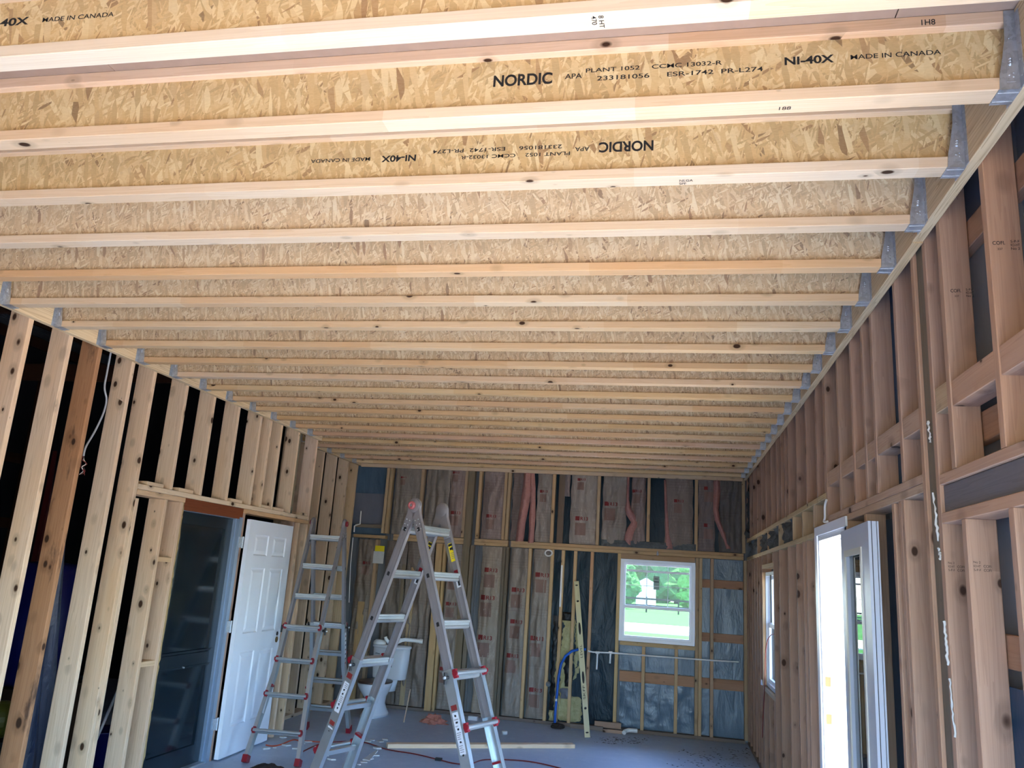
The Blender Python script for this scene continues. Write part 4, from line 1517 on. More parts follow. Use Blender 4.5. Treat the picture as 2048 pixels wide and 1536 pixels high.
rivet_me = MB().lathe([(0.0045, 0), (0.003, 0.003), (0.0001, 0.004)], 8).mesh('rivet', GALV)


def ladder(name, T, phi, aL, aR, w, d1, label, knob_side, lower_from, stickers, flare):
    root = empty(name, (T[0], T[1], 0), phi, label, 'ladder', 'aluminium folding ladders')
    for sgn, a in ((1, aL), (-1, aR)):
        M = frame_of(phi, a, T, sgn)
        L = T[2] / math.cos(a)
        for s in (-1, 1):
            m = MB()
            channel(m, s * w / 2, s, -(lower_from + 0.30), -0.115)
            rail = MB().add([M @ Vector(p) for p in m.v], m.f).build('rail', ALUD, root)
            # dark plates on the web, in place of the shaded rung holes
            for k in range(3):
                z = -(d1 + 0.305 * k)
                xo = s * (w / 2 + 0.0145)
                q = MB().prism([(-0.010, z - 0.013), (0.010, z - 0.013), (0.010, z + 0.009), (0.006, z + 0.013), (-0.006, z + 0.013), (-0.010, z + 0.009)], xo - 0.001, xo + 0.0012, 'x', M=M)
                q.build('dark_hole_plate', BLACK, rail)
            # outer telescoping rail, flared towards the foot
            m = MB()
            x = s * (w / 2 + 0.003)
            zs = [-lower_from, -(lower_from + 0.45), -(L - 0.04)]
            xs = [x, x + s * 0.002, x + s * (0.004 + flare)]
            for i in range(2):
                za, zb, xa, xb = zs[i], zs[i + 1], xs[i], xs[i + 1]
                for (dx0, dx1, y0, y1) in ((s * 0.014, s * 0.018, -0.035, 0.035), (-s * 0.016, s * 0.014, 0.031, 0.035), (-s * 0.016, s * 0.014, -0.035, -0.031)):
                    v = []
                    for (zz, xx) in ((zb, xb), (za, xa)):
                        for (yy) in (y0, y1):
                            for dd in (dx0, dx1):
                                v.append(Vector((xx + dd, yy, zz)))
                    m.add([M @ p for p in v], [(0, 2, 3, 1), (4, 5, 7, 6), (0, 1, 5, 4), (2, 6, 7, 3), (0, 4, 6, 2), (1, 3, 7, 5)])
            outer = m.build('outer_rail', ALU, root)
            # red end band and foot
            MB().box(xs[2] - 0.022, xs[2] + 0.022, -0.040, 0.040, -(L - 0.006), -(L - 0.065), M=M).build('foot', RED, root)
            if stickers:
                zt = -(lower_from + 0.26)
                xo = s * (w / 2 + 0.003 + 0.0185) + s * 0.001
                # label strips on the outer web
                if s * sgn == -1:
                    if sgn == 1:
                        spec = [(0.10, 0.035, INKR), (0.16, 0.20, WSTK), (0.42, 0.028, INKR), (0.46, 0.09, WSTK), (0.56, 0.04, INKR), (0.62, 0.12, WSTK), (0.80, 0.46, BLACK)]
                    else:
                        spec = [(0.20, 0.03, INKR), (0.24, 0.34, WSTK), (0.64, 0.025, TEALP), (0.68, 0.42, WSTK)]
                    for (o_, ln, mt) in spec:
                        z1 = -(lower_from + o_)
                        z0 = z1 - ln
                        MB().box(min(xo, xo + s * 0.0012), max(xo, xo + s * 0.0012), -0.021, 0.021, z0, z1, M=M).build('sticker', mt, outer)
                        Xd = M.to_3x3() @ Vector((0, 0, 1))
                        Ud = M.to_3x3() @ Vector((0, -s * 1.0 if sgn == 1 else 1.0, 0))
                        if mt is BLACK:
                            Yv = M.to_3x3() @ Vector((0, 1, 0))
                            P = M @ Vector((xo + s * 0.0014, -0.012, z0 + 0.02))
                            text('MULTI-TASK LADDER', 'sticker_lettering', WSTK, outer, P, Xd, Yv, ln - 0.04, 0.022, bold=0.01)
                        elif mt is WSTK:
                            # pictograms and fine print
                            random.seed(int(o_ * 100))
                            z = z1 - 0.012
                            while z > z0 + 0.02:
                                hh = random.choice((0.004, 0.004, 0.016))
                                if hh > 0.01:
                                    pts = [(random.uniform(0.4, 1) * 0.010 * math.cos(q), z - 0.008 + random.uniform(0.4, 1) * 0.009 * math.sin(q)) for q in [2 * PI * i / 8 for i in range(8)]]
                                    MB().prism(pts, xo + s * 0.0012, xo + s * 0.0018, 'x', M=M).build('pictogram', INK, outer)
                                    z -= 0.026
                                else:
                                    b0 = random.uniform(0.004, 0.016)
                                    MB().box(*sorted((xo + s * 0.0012, xo + s * 0.0018)), -0.016, b0, z - hh, z, M=M).build('fine_print', ALUD, outer)
                                    z -= 0.011
            else:
                if s == 1:
                    z1 = -(lower_from + 0.1)
                    xo = s * (w / 2 + 0.003 + 0.0185)
                    MB().box(xo, xo + 0.0012, -0.02, 0.02, z1 - 0.7, z1, M=M).build('sticker', WSTK, outer)
                    for kk in range(14):
                        zz = z1 - 0.03 - kk * 0.048
                        MB().box(xo + 0.0012, xo + 0.0018, -0.012, 0.012, zz - 0.014, zz, M=M).build('pictogram', INK if kk % 3 else INKR, outer)
            # small labels on the inner web below the hinge
            if s == (1 if sgn == 1 else -1):
                xi = s * (w / 2 + 0.0105) - s * 0.0008
                z1 = -(d1 + 0.07)
                st = MB().box(*sorted((xi, xi - s * 0.001)), -0.022, 0.022, z1 - 0.125, z1, M=M).build('sticker', YEL, rail)
                MB().box(*sorted((xi - s * 0.001, xi - s * 0.0016)), -0.020, 0.020, z1 - 0.020, z1 - 0.004, M=M).build('sticker_band', INK, rail)
                MB().prism([(-0.014, z1 - 0.046), (0.004, z1 - 0.046), (0.004, z1 - 0.054), (0.018, z1 - 0.038), (0.004, z1 - 0.022), (0.004, z1 - 0.030), (-0.014, z1 - 0.030)], xi - s * 0.001, xi - s * 0.0016, 'x', M=M).build('arrow_print', INK, rail)
                for q in range(4):
                    MB().box(*sorted((xi - s * 0.001, xi - s * 0.0016)), -0.015, 0.015, z1 - 0.070 - q * 0.012, z1 - 0.066 - q * 0.012, M=M).build('fine_print', ALUD, rail)
                MB().box(*sorted((xi, xi - s * 0.001)), -0.020, 0.020, z1 - 0.212, z1 - 0.185, M=M).build('sticker', RED, rail)
                MB().box(*sorted((xi, xi - s * 0.001)), -0.020, 0.020, z1 - 0.30, z1 - 0.214, M=M).build('sticker', WSTK, rail)
                MB().prism([(-0.008, z1 - 0.29), (0.008, z1 - 0.29), (0.008, z1 - 0.25), (-0.008, z1 - 0.25)], xi - s * 0.001, xi - s * 0.0016, 'x', M=M).build('pictogram', INK, rail)
        # rungs: ribbed treads high up, round tubes with red brackets on the outer section
        for k in range(4):
            z = -(d1 + 0.305 * k)
            m = MB()
            hw = w / 2 - 0.011
            R = M @ Matrix.Translation((0, 0, z)) @ Matrix.Rotation(-a, 4, 'X')
            prof = [(-0.030, 0.024), (-0.024, 0.027), (-0.015, 0.025), (-0.008, 0.027), (0.008, 0.027), (0.015, 0.025), (0.024, 0.027), (0.030, 0.024), (0.030, 0.012), (0.025, 0.008), (0.025, -0.004), (0.028, -0.010), (0.025, -0.022), (0.016, -0.028), (-0.016, -0.028), (-0.025, -0.022), (-0.028, -0.010), (-0.025, -0.004), (-0.025, 0.008), (-0.030, 0.012)]
            m.prism(prof, -hw, hw, 'x', M=R)
            m.build('rung', ALU, root)
        for k in range(3, 7):
            z = -(d1 + 0.305 * k)
            if z < -(L - 0.10):
                continue
            fl_ = max(0.0, (-z - lower_from - 0.45) / (L - lower_from - 0.49)) * flare
            hw = w / 2 + 0.003 + fl_
            m = MB().tube([M @ Vector((-hw - 0.012, 0.052, z)), M @ Vector((hw + 0.012, 0.052, z))], 0.0145, 12)
            rg = m.build('round_rung', ALU, root)
            for s in (-1, 1):
                q = MB()
                q.box(s * hw - 0.011, s * hw + 0.011, 0.036, 0.058, z - 0.026, z + 0.026, M=M)
                q.box(s * hw - 0.015, s * hw + 0.015, 0.036, 0.044, z - 0.018, z + 0.018, M=M)
                q.tube([M @ Vector((s * (hw + 0.006), 0.052, z)), M @ Vector((s * (hw + 0.018), 0.052, z))], 0.0165, 12)
                q.build('rung_bracket', RED, rg)
            if k == 3:
                for s in (-1, 1):
                    q = MB().tube([M @ Vector((s * (hw + 0.014), 0.0, z - 0.01)), M @ Vector((s * (hw + 0.05), 0.0, z - 0.01))], [0.011, 0.011], 10)
                    q.tube([M @ Vector((s * (hw + 0.045), -0.012, z - 0.045)), M @ Vector((s * (hw + 0.045), 0.008, z + 0.018))], 0.009, 8)
                    pin = q.build('lock_pin', BLACK, root)
                    q = MB().lathe([(0.010, -0.006), (0.011, 0.004), (0.006, 0.009), (0.0001, 0.010)], 12, M @ Matrix.Translation((s * (hw + 0.055), 0.0, z - 0.01)) @ Matrix.Rotation(s * PI / 2, 4, 'Y'))
                    q.build('pin_cap', GALV, pin)
            if k >= 4:
                MB().box(-hw + 0.012, hw - 0.012, -0.012, 0.006, z - 0.016, z + 0.016, M=M).build('flat_rung', ALU, root)
        # red band low on each inner rail end
        for s in (-1, 1):
            z = -(lower_from + 0.56)
            MB().box(s * (w / 2 + 0.004) - 0.016, s * (w / 2 + 0.004) + 0.016, -0.030, 0.030, z - 0.008, z + 0.006, M=M).build('rail_end_band', RED, root)
    # hinges
    for s in (-1, 1):
        W = Vector((math.cos(phi), math.sin(phi), 0))
        P = Vector(T) + W * (s * w / 2)
        N = Vector((-W.y, W.x, 0))
        H = Matrix(((W.x, N.x, 0, P.x), (W.y, N.y, 0, P.y), (W.z, N.z, 1, P.z), (0, 0, 0, 1)))
        m = MB()
        for (x0, x1, r) in ((-0.014, -0.004, 0.046), (-0.003, 0.005, 0.050), (0.006, 0.014, 0.046)):
            m.lathe([(0.0001, x0), (r - 0.003, x0), (r, x0 + 0.002), (r, x1 - 0.002), (r - 0.003, x1), (0.0001, x1)], 28, H @ Matrix.Rotation(PI / 2, 4, 'Y'))
        hinge = m.build('hinge', ALUD, root)
        for sgn, a in ((1, aL), (-1, aR)):
            M = frame_of(phi, a, T, sgn)
            xx = s * sgn * w / 2
            m = MB().prism([(-0.027, -0.20), (0.027, -0.20), (0.030, -0.06), (0.040, -0.02), (0.02, 0.0), (-0.03, -0.01), (-0.030, -0.06)], xx - 0.013, xx + 0.013, 'x', M=M)
            m.build('hinge_arm', ALUD, hinge)
            for i in range(3):
                for y in (-0.013, 0.013):
                    for e in (-1, 1):
                        if e == (-1 if s == -1 else 1) * sgn:
                            link('rivet', rivet_me, M @ Matrix.Translation((xx + e * 0.0145, y + 0.003 * i, -0.10 - 0.032 * i)) @ Matrix.Rotation(e * PI / 2, 4, 'Y'), hinge)
        kb = MB().lathe([(0.026, 0.0), (0.027, 0.010), (0.024, 0.020), (0.012, 0.021), (0.011, 0.016), (0.0001, 0.016)], 24, H @ Matrix.Translation((s * 0.014, 0.010, 0.0)) @ Matrix.Rotation(s * PI / 2, 4, 'Y'))
        kb.build('lock_knob', REDP if stickers else RED, hinge)
        MB().lathe([(0.010, 0.0165), (0.0001, 0.019)], 16, H @ Matrix.Translation((s * 0.014, 0.010, 0.0)) @ Matrix.Rotation(s * PI / 2, 4, 'Y')).build('knob_bolt', ALUD, hinge)
    return root


ladder('folding_ladder', (-1.57, 5.174, 2.089), 1.206, 0.343, 0.361, 0.300, 0.162,
       'nearer aluminium A-frame ladder with pinkish red hinge knob, standing mid-room', 1, 1.045, True, 0.02)
ladder('folding_ladder', (-3.363, 7.672, 2.090), 0.115, 0.356, 0.383, 0.322, 0.163,
       'farther aluminium A-frame ladder with red brackets, beside the open white panel door', 1, 1.045, False, 0.06)

# ------------------------------------------------------------------ toilet
TP = (-3.335, 9.55)
t_rz = math.radians(168)                       # local +y is the front of the bowl
toilet = empty('toilet', (TP[0], TP[1], 0), t_rz, 'white ceramic toilet with a dark seat standing by the back wall', 'toilet')
TM = WM[toilet.name]
def loft(rings, n=28, M=TM, cap0=True, cap1=True):
    m = MB()
    vs = []
    for (cx, cy, z, rx, ry, p) in rings:
        for k in range(n):
            q = 2 * PI * k / n
            c, s_ = math.cos(q), math.sin(q)
            c = math.copysign(abs(c) ** p, c)
            s_ = math.copysign(abs(s_) ** p, s_)
            vs.append(M @ Vector((cx + rx * c, cy + ry * s_, z)))
    fs = []
    for i in range(len(rings) - 1):
        for k in range(n):
            l = (k + 1) % n
            fs.append((i * n + k, i * n + l, (i + 1) * n + l, (i + 1) * n + k))
    if cap0:
        fs.append(tuple(reversed(range(n))))
    if cap1:
        fs.append(tuple(range(n * (len(rings) - 1), n * len(rings))))
    return m.add(vs, fs, True)
loft([(0, 0.02, 0.0, 0.115, 0.24, 0.85), (0, 0.02, 0.03, 0.112, 0.235, 0.85), (0, 0.02, 0.06, 0.10, 0.21, 0.9), (0, 0.03, 0.14, 0.092, 0.17, 1), (0, 0.04, 0.22, 0.11, 0.18, 1),
      (0, 0.06, 0.29, 0.155, 0.215, 1), (0, 0.07, 0.345, 0.18, 0.24, 1), (0, 0.07, 0.375, 0.184, 0.245, 1)]).build('bowl', CERAM, toilet)
loft([(0, 0.07, 0.377, 0.182, 0.244, 1), (0, 0.07, 0.384, 0.188, 0.250, 1), (0, 0.07, 0.396, 0.186, 0.248, 1), (0, 0.07, 0.400, 0.170, 0.232, 1)]).build('seat', plain('dark brown seat', srgb(74, 54, 46), 0.35), toilet)
loft([(0, -0.24, 0.395, 0.205, 0.085, 0.45), (0, -0.24, 0.41, 0.210, 0.088, 0.45), (0, -0.245, 0.60, 0.222, 0.098, 0.42), (0, -0.245, 0.745, 0.228, 0.102, 0.42)]).build('tank', CERAM, toilet)
loft([(0, -0.20, 0.26, 0.10, 0.10, 0.8), (0, -0.22, 0.395, 0.12, 0.09, 0.8)]).build('tank_neck', CERAM, toilet)
loft([(0, -0.245, 0.746, 0.232, 0.107, 0.45), (0, -0.245, 0.752, 0.240, 0.114, 0.45), (0, -0.245, 0.772, 0.240, 0.114, 0.45), (0, -0.245, 0.782, 0.225, 0.10, 0.5)]).build('tank_lid', CERAM, toilet)
m = MB().tube([TM @ Vector((0.15, -0.138, 0.68)), TM @ Vector((0.15, -0.12, 0.68)), TM @ Vector((0.09, -0.12, 0.675))], 0.008, 8)
m.build('flush_handle', GALV, toilet)
# loose plumbing parts on the tank lid
p = at_y(752, 1302, 9.70)
o = MB().lathe([(0.0001, 0.055), (0.05, 0.052), (0.075, 0.03), (0.08, 0.0), (0.0001, 0.0)], 20, Matrix.Translation((p.x + 0.01, 9.78, 0.7815))).build('drain_cover', PVC)
tag(o, 'round white plastic drain cover lying on the toilet tank lid, left end', 'drain cover')
z0 = 0.7815 + 0.022
m = MB().tube([(-3.36, 9.72, z0 + 0.07), (-3.35, 9.72, z0 + 0.045), (-3.32, 9.73, z0 + 0.012), (-3.27, 9.74, z0)], 0.021, 12)
o = tag(m.build('pipe_elbow', PVC), 'short white curved pipe elbow resting on the toilet tank lid', 'pipe fitting')
m = MB().tube([(-3.23, 9.75, z0 + 0.003), (-3.18, 9.77, z0 + 0.04), (-3.13, 9.80, z0 + 0.05), (-3.03, 9.84, z0 + 0.045), (-2.93, 9.86, z0 + 0.04)], 0.023, 12)
m.tube([(-2.965, 9.853, z0 + 0.0415), (-2.925, 9.861, z0 + 0.04)], 0.028, 12)
o = tag(m.build('drain_pipe', PVC), 'white plastic drain pipe jutting right from the toilet tank lid', 'pipe')
MB().tube([(-3.20, 9.76, z0 + 0.03), (-3.175, 9.775, z0 + 0.043)], 0.028, 12).build('pipe_collar', PVC, o)

# ------------------------------------------------------------------ level leaning on the back wall
lv = empty('box_level', (-0.845, 9.56, 0), 0, 'long cream box level with dark vials leaning left of the window', 'level')
Bv = Vector((-0.842, 9.545, 0.002))
Tv = Vector((-1.098, 10.085, 1.675))
u = (Tv - Bv).normalized()
xx = Vector((1, 0, 0))
xx = (xx - u * xx.dot(u)).normalized()
yy = u.cross(xx)
LM = Matrix(((xx.x, yy.x, u.x, Bv.x), (xx.y, yy.y, u.y, Bv.y), (xx.z, yy.z, u.z, Bv.z), (0, 0, 0, 1)))
LL = (Tv - Bv).length
cu = bpy.data.curves.new('level_body', 'CURVE')
cu.dimensions = '2D'
cu.fill_mode = 'BOTH'
cu.extrude = 0.012
def loop(pts):
    sp = cu.splines.new('POLY')
    sp.points.add(len(pts) - 1)
    for q, (a, b) in zip(sp.points, pts):
        q.co = (a, b, 0, 1)
    sp.use_cyclic_u = True
loop([(-0.03, 0), (0.03, 0), (0.03, LL), (-0.03, LL)])
holes = []
def oval(cy, rx, ry):
    pts = [(rx * math.cos(2 * PI * k / 20), cy + ry * math.sin(2 * PI * k / 20)) for k in range(20)]
    loop(pts)
for cy, rx, ry in ((0.05, 0.018, 0.010), (0.305, 0.015, 0.015), (0.64, 0.015, 0.07), (1.20, 0.015, 0.075), (1.53, 0.015, 0.015), (LL - 0.05, 0.018, 0.010)):
    oval(cy, rx, ry)
tmp = bpy.data.objects.new('tmp', cu)
COL.objects.link(tmp)
me = bpy.data.meshes.new_from_object(tmp.evaluated_get(bpy.context.evaluated_depsgraph_get()))
bpy.data.objects.remove(tmp)
me.materials.clear()
me.materials.append(CREAM)
LB = LM @ Matrix.Rotation(PI / 2, 4, 'X')      # curve plane x,y -> level x,z
link('level_body', me, LB, lv)
for cy in (0.305, 1.53):
    MB().tube([LM @ Vector((-0.012, 0, cy)), LM @ Vector((0.012, 0, cy))], 0.006, 8).build('vial', BLACK, lv)
for cy in (0.64, 1.20):
    MB().box(-0.014, 0.014, 0.004, 0.008, cy - 0.069, cy + 0.069, M=LM).build('grip_insert', BLACK, lv)
for cy in (0.05, 0.305, 1.53, LL - 0.05):
    MB().box(-0.017, 0.017, 0.006, 0.009, cy - 0.014, cy + 0.014, M=LM).build('vial_housing', BLACK, lv)
for z_, s_ in ((0.86, 'LEVEL'), (0.40, 'SKFF')):
    Nf = -(LM.to_3x3() @ Vector((0, 1, 0)))
    P = LM @ Vector((0.012, -0.0126, z_))
    text(s_, 'marker_lettering', INK, lv, P, LM.to_3x3() @ Vector((0, 0, 1)), LM.to_3x3() @ Vector((-1, 0, 0)), 0.15, 0.026)

# ------------------------------------------------------------------ pipes on the back wall
m = MB().tube([at_y(x, y, YB - 0.03) for x, y in ((1109, 1452), (1111, 1420), (1114, 1385), (1117, 1355), (1122, 1328), (1131, 1312), (1144, 1302), (1160, 1298), (1172, 1299))], 0.016, 10)
o = tag(m.build('blue_hose', BLUEP), 'bright blue plastic water line curving up in front of the yellow foam', 'pipe')
MB().tube([at_y(1112, 1402, YB - 0.03), at_y(1112.6, 1397, YB - 0.03)], 0.021, 10).build('clamp_ring', GALV, o)
m = MB().tube([at_y(x, y, YB - 0.018) for x, y in ((1176, 1302), (1186, 1304), (1226, 1306), (1290, 1311), (1400, 1319), (1478, 1324))], 0.0095, 8)
o = tag(m.build('supply_pipe', PVC), 'thin white plastic supply pipe running level under the window', 'pipe')
for px, py in ((1195, 1339), (1221, 1327)):
    a = at_y(px, 1305, YB - 0.03)
    MB().tube([a, (a.x - 0.004, a.y, at_y(px, py, YB - 0.03).z)], 0.011, 8).build('stub_pipe', PVC, o)
    MB().tube([(a.x - 0.022, a.y, a.z), (a.x + 0.022, a.y, a.z)], 0.016, 8).build('tee_fitting', PVC, o)
m = MB().tube([at_y(x, y, YB - 0.02) for x, y in ((722, 1022), (720, 1048), (712, 1050), (709, 1052), (708, 1064))], 0.009, 8)
m2_ = tag(m.build('bent_pipe', PVC), 'thin white zigzag pipe high in the far left bay', 'pipe')
m = MB().tube([at_y(x, y, YB - 0.02) for x, y in ((706, 1075), (701, 1130), (698, 1205))], 0.006, 8)
tag(m.build('thin_pipe', PVC), 'straight thin white pipe below the zigzag pipe in the far left corner', 'pipe')
# paper tag stapled beside the plate
a, b = at_y(751, 1091, YB - 0.012), at_y(766, 1126, YB - 0.012)
zm = a.z - (a.z - b.z) * 0.33
MB().box(a.x, b.x, YB - 0.014, YB - 0.011, zm, a.z).build('yellow_tag', YEL)
tag(bpy.data.objects['yellow_tag'], 'yellow paper tag stapled above a torn white sheet at the back left', 'paper')
crp = crumple('paper_scrap', DRYWW, a.x - 0.02, b.x, b.z - 0.01, zm, YB - 0.004, 0.01, 31.0, 8, 10)
crp.parent = None
crp.matrix_basis = Matrix.Identity(4)
tag(crp, 'torn white paper sheet hanging under the yellow tag', 'paper')

# ------------------------------------------------------------------ things on the floor
PA, PB = at_z(775, 1497, 0.0), at_z(1150, 1497, 0.0)
ang = math.atan2(PB.y - PA.y, PB.x - PA.x)
Lp = (PB - PA).length
PMx = Matrix.Translation(((PA.x + PB.x) / 2, (PA.y + PB.y) / 2, 0.0195)) @ Matrix.Rotation(ang, 4, 'Z')
o = MB().cbox(-Lp / 2, Lp / 2, 0, 0.089, -0.019, 0.019, 0.002, PMx).build('loose_board', W_NEW, None, PMx)
tag(o, 'long pale board lying flat on the concrete behind the nearer ladder', 'board')
o.color = (1.15, 1.15, 1.1, 1)


def cordpts(px, z=0.006):
    return [at_z(x, y, z) for x, y in px]


def smooth_path(pts, n=6):
    out = []
    for i in range(len(pts) - 1):
        p0, p1, p2, p3 = pts[max(i - 1, 0)], pts[i], pts[i + 1], pts[min(i + 2, len(pts) - 1)]
        for k in range(n):
            t_ = k / n
            out.append(0.5 * ((2 * p1) + (p2 - p0) * t_ + (2 * p0 - 5 * p1 + 4 * p2 - p3) * t_ ** 2 + (3 * p1 - p0 - 3 * p2 + p3) * t_ ** 3))
    out.append(pts[-1])
    return out


m = MB().tube(smooth_path(cordpts([(600, 1506), (640, 1488), (690, 1483), (730, 1485), (775, 1499), (830, 1508), (880, 1520), (910, 1527), (940, 1528), (965, 1520), (1000, 1519), (1050, 1522), (1095, 1530), (1140, 1544), (1180, 1575)])), 0.0055, 8)
tag(m.build('extension_cord', CORD), 'dark red extension cord snaking across the concrete in front of the board', 'cord')
m = MB().tube(smooth_path(cordpts([(532, 1490), (545, 1492), (562, 1489), (585, 1480), (600, 1481), (640, 1484)])), 0.006, 8)
tag(m.build('extension_cord', OCORD), 'orange cord on the floor at the foot of the white panel door', 'cord')
m = MB().box(-0.03, 0.03, -0.02, 0.02, 0, 0.022, M=Matrix.Translation(at_z(877, 1521, 0)))
tag(m.build('cord_plug', BLACK), 'small black plug lying on the red cord', 'plug')

# crumpled pink batt
def blob(nm, mat, c, r, seed, label, cat, amp=0.35, sub=3, freq=1.6, group=None):
    bm = bmesh.new()
    bmesh.ops.create_icosphere(bm, subdivisions=sub, radius=1.0)
    for v in bm.verts:
        q = 1 + amp * mnoise.turbulence(v.co * freq + Vector((seed, seed * 2, 0)), 3, False) - amp * 0.4
        v.co = Vector((v.co.x * r[0] * q, v.co.y * r[1] * q, max(v.co.z * r[2] * q, -r[2] * 0.3)))
    zmin = min(v.co.z for v in bm.verts)
    me = bpy.data.meshes.new(nm)
    bm.to_mesh(me)
    bm.free()
    me.materials.append(mat)
    o = link(nm, me, Matrix.Translation((c[0], c[1], c[2] - zmin)))
    return tag(o, label, cat, group)
c = at_z(868, 1446, 0)
blob('insulation_scrap', fluff('salmon wool scrap', srgb(190, 112, 96), srgb(222, 158, 138)), (c.x, 9.45, 0.001), (0.17, 0.12, 0.085), 3.3, 'crumpled pink insulation scrap on the floor between the ladder legs', 'insulation', 0.6)
c = at_z(946, 1440, 0)
tag(MB().box(c.x - 0.055, c.x + 0.055, c.y - 0.03, c.y + 0.03, 0, 0.045).build('foam_offcut', WSTK), 'small pale rectangular offcut on the floor at the ladder rail', 'offcut')
c = at_z(1009, 1468, 0)
tag(MB().lathe([(0.0001, 0), (0.03, 0), (0.032, 0.028), (0.026, 0.032), (0.0001, 0.03)], 18, Matrix.Translation(c)).build('plastic_cap', PVC), 'little white pipe cap on the floor before the insulated wall', 'pipe cap')
c = at_z(1107, 1466, 0)
blob('mud_clump', DBRN, (c.x, 9.93, 0.0), (0.09, 0.06, 0.05), 5.0, 'dark brown clump at the foot of the blue water line', 'debris')
# offcuts along the foot of the wall
o = MB().box(at_y(1141, 1462, 10.05).x, at_y(1206, 1462, 10.05).x, 10.02, 10.06, 0.001, 0.05).build('wood_offcut', TREAT)
tag(o, 'longer brown wood offcut on the floor behind the level', 'offcut')
o = MB().box(at_y(1189, 1455, 10.08).x, at_y(1242, 1458, 10.08).x, 10.065, 10.10, 0.038, 0.10).build('wood_offcut', W_OLD)
tag(o, 'reddish wood offcut lying on the sill plate left of the white pipe', 'offcut')
o = MB().box(at_y(1206, 1470, 10.0).x, at_y(1244, 1472, 10.0).x, 9.97, 10.01, 0.001, 0.035).build('wood_offcut', W_OLD)
tag(o, 'short pinkish wood offcut on the floor touching the white pipe', 'offcut')
a = at_z(1246, 1471, 0.03)
m = MB().tube([(a.x, 9.93, 0.024), (a.x + 0.01, 9.97, 0.035), (a.x + 0.05, 9.99, 0.048), (a.x + 0.15, 9.99, 0.050)], 0.024, 12)
tag(m.build('drain_elbow', PVC), 'white pipe elbow lying on the floor under the window', 'pipe fitting')
c = at_z(752, 1452, 0)
tag(MB().tube([(c.x + 0.12, 9.72, 0.30), (c.x + 0.16, 9.50, 0.10), (c.x + 0.20, 9.32, 0.006)], 0.007, 8).build('thin_stick', W_NEW), 'thin wooden stick leaning on the floor right of the toilet', 'stick')
# brown cloth heap by the near ladder foot
c = at_z(540, 1542, 0)
vs, fs = [], []
for j in range(19):
    for i in range(23):
        u_, v_ = i / 22 - 0.5, j / 18 - 0.5
        e = max(0, 1 - (2 * u_) ** 2 - (2 * v_) ** 2)
        q = mnoise.ridged_multi_fractal(Vector((u_ * 3, v_ * 3, 4.4)), 1.0, 2.1, 3, 1.0, 2.0)
        vs.append((c.x + u_ * 0.34, c.y + v_ * 0.30 - 0.06, 0.003 + e ** 0.6 * (0.02 + 0.030 * q)))
for j in range(18):
    for i in range(22):
        a = j * 23 + i
        fs.append((a, a + 1, a + 24, a + 23))
m = MB()
m.add(vs, fs, True)
tag(m.build('cloth_heap', DBRN), 'dark brown cloth heap on the floor at the farther ladder foot', 'cloth')
# plaster chips
random.seed(21)
spots = [(566, 1475), (572, 1491), (604, 1487), (615, 1484), (660, 1478), (548, 1496), (530, 1498), (676, 1505), (690, 1497), (700, 1500), (652, 1512), (745, 1481), (760, 1483), (748, 1511), (741, 1519), (728, 1524), (718, 1530), (704, 1490), (664, 1520), (752, 1497), (640, 1496), (590, 1498), (770, 1480), (735, 1484)]
for (px, py) in spots:
    c = at_z(px, py, 0)
    k = random.randint(4, 7)
    r0 = random.uniform(0.012, 0.034)
    a0 = random.uniform(0, PI)
    pts = []
    for i in range(k):
        q = a0 + 2 * PI * i / k
        rr = r0 * random.uniform(0.5, 1.2)
        pts.append((c.x + rr * math.cos(q) * 1.5, c.y + rr * math.sin(q)))
    m = MB().prism(pts, 0.0, random.uniform(0.006, 0.014), 'z')
    tag(m.build('plaster_chip', DRYWW), 'small broken white plaster chip on the concrete around the ladders', 'plaster chip', 'white plaster chips on the floor')
a, b = at_z(752, 1502, 0), at_z(735, 1522, 0)
tag(MB().prism([(a.x, a.y), (a.x + .02, a.y), (b.x + 0.02, b.y), (b.x - 0.05, b.y + 0.01), (b.x - 0.05, b.y + 0.03)], 0, 0.01, 'z').build('plaster_strip', DRYWW), 'long thin white plaster strip on the floor between the nearer ladder legs', 'plaster strip')
# leaf litter and grit: one object
random.seed(33)
m = MB()
for i in range(420):
    f = random.random()
    if i < 280:
        px, py = random.uniform(1330, 1500), random.uniform(1496, 1534)
        if random.random() > (px - 1300) / 200:
            continue
    else:
        px, py = random.gauss(1250, 28), random.uniform(1474, 1488)
    c = at_z(px, py, 0)
    r0 = random.uniform(0.004, 0.013)
    q = random.uniform(0, PI)
    h = random.uniform(0.001, 0.005)
    if c.x > XR - 0.01:
        continue
    m.add([(c.x + r0 * 1.8 * math.cos(q), c.y + r0 * 1.8 * math.sin(q), 0.001), (c.x - r0 * math.sin(q), c.y + r0 * math.cos(q), 0.001), (c.x - r0 * 1.8 * math.cos(q), c.y - r0 * 1.8 * math.sin(q), 0.001), (c.x, c.y, h)], [(0, 1, 3), (1, 2, 3), (0, 3, 2)])
tag(m.build('floor_litter', DBRN), 'dark grit and leaf crumbs scattered along the right corner of the floor', 'litter', kind='stuff')

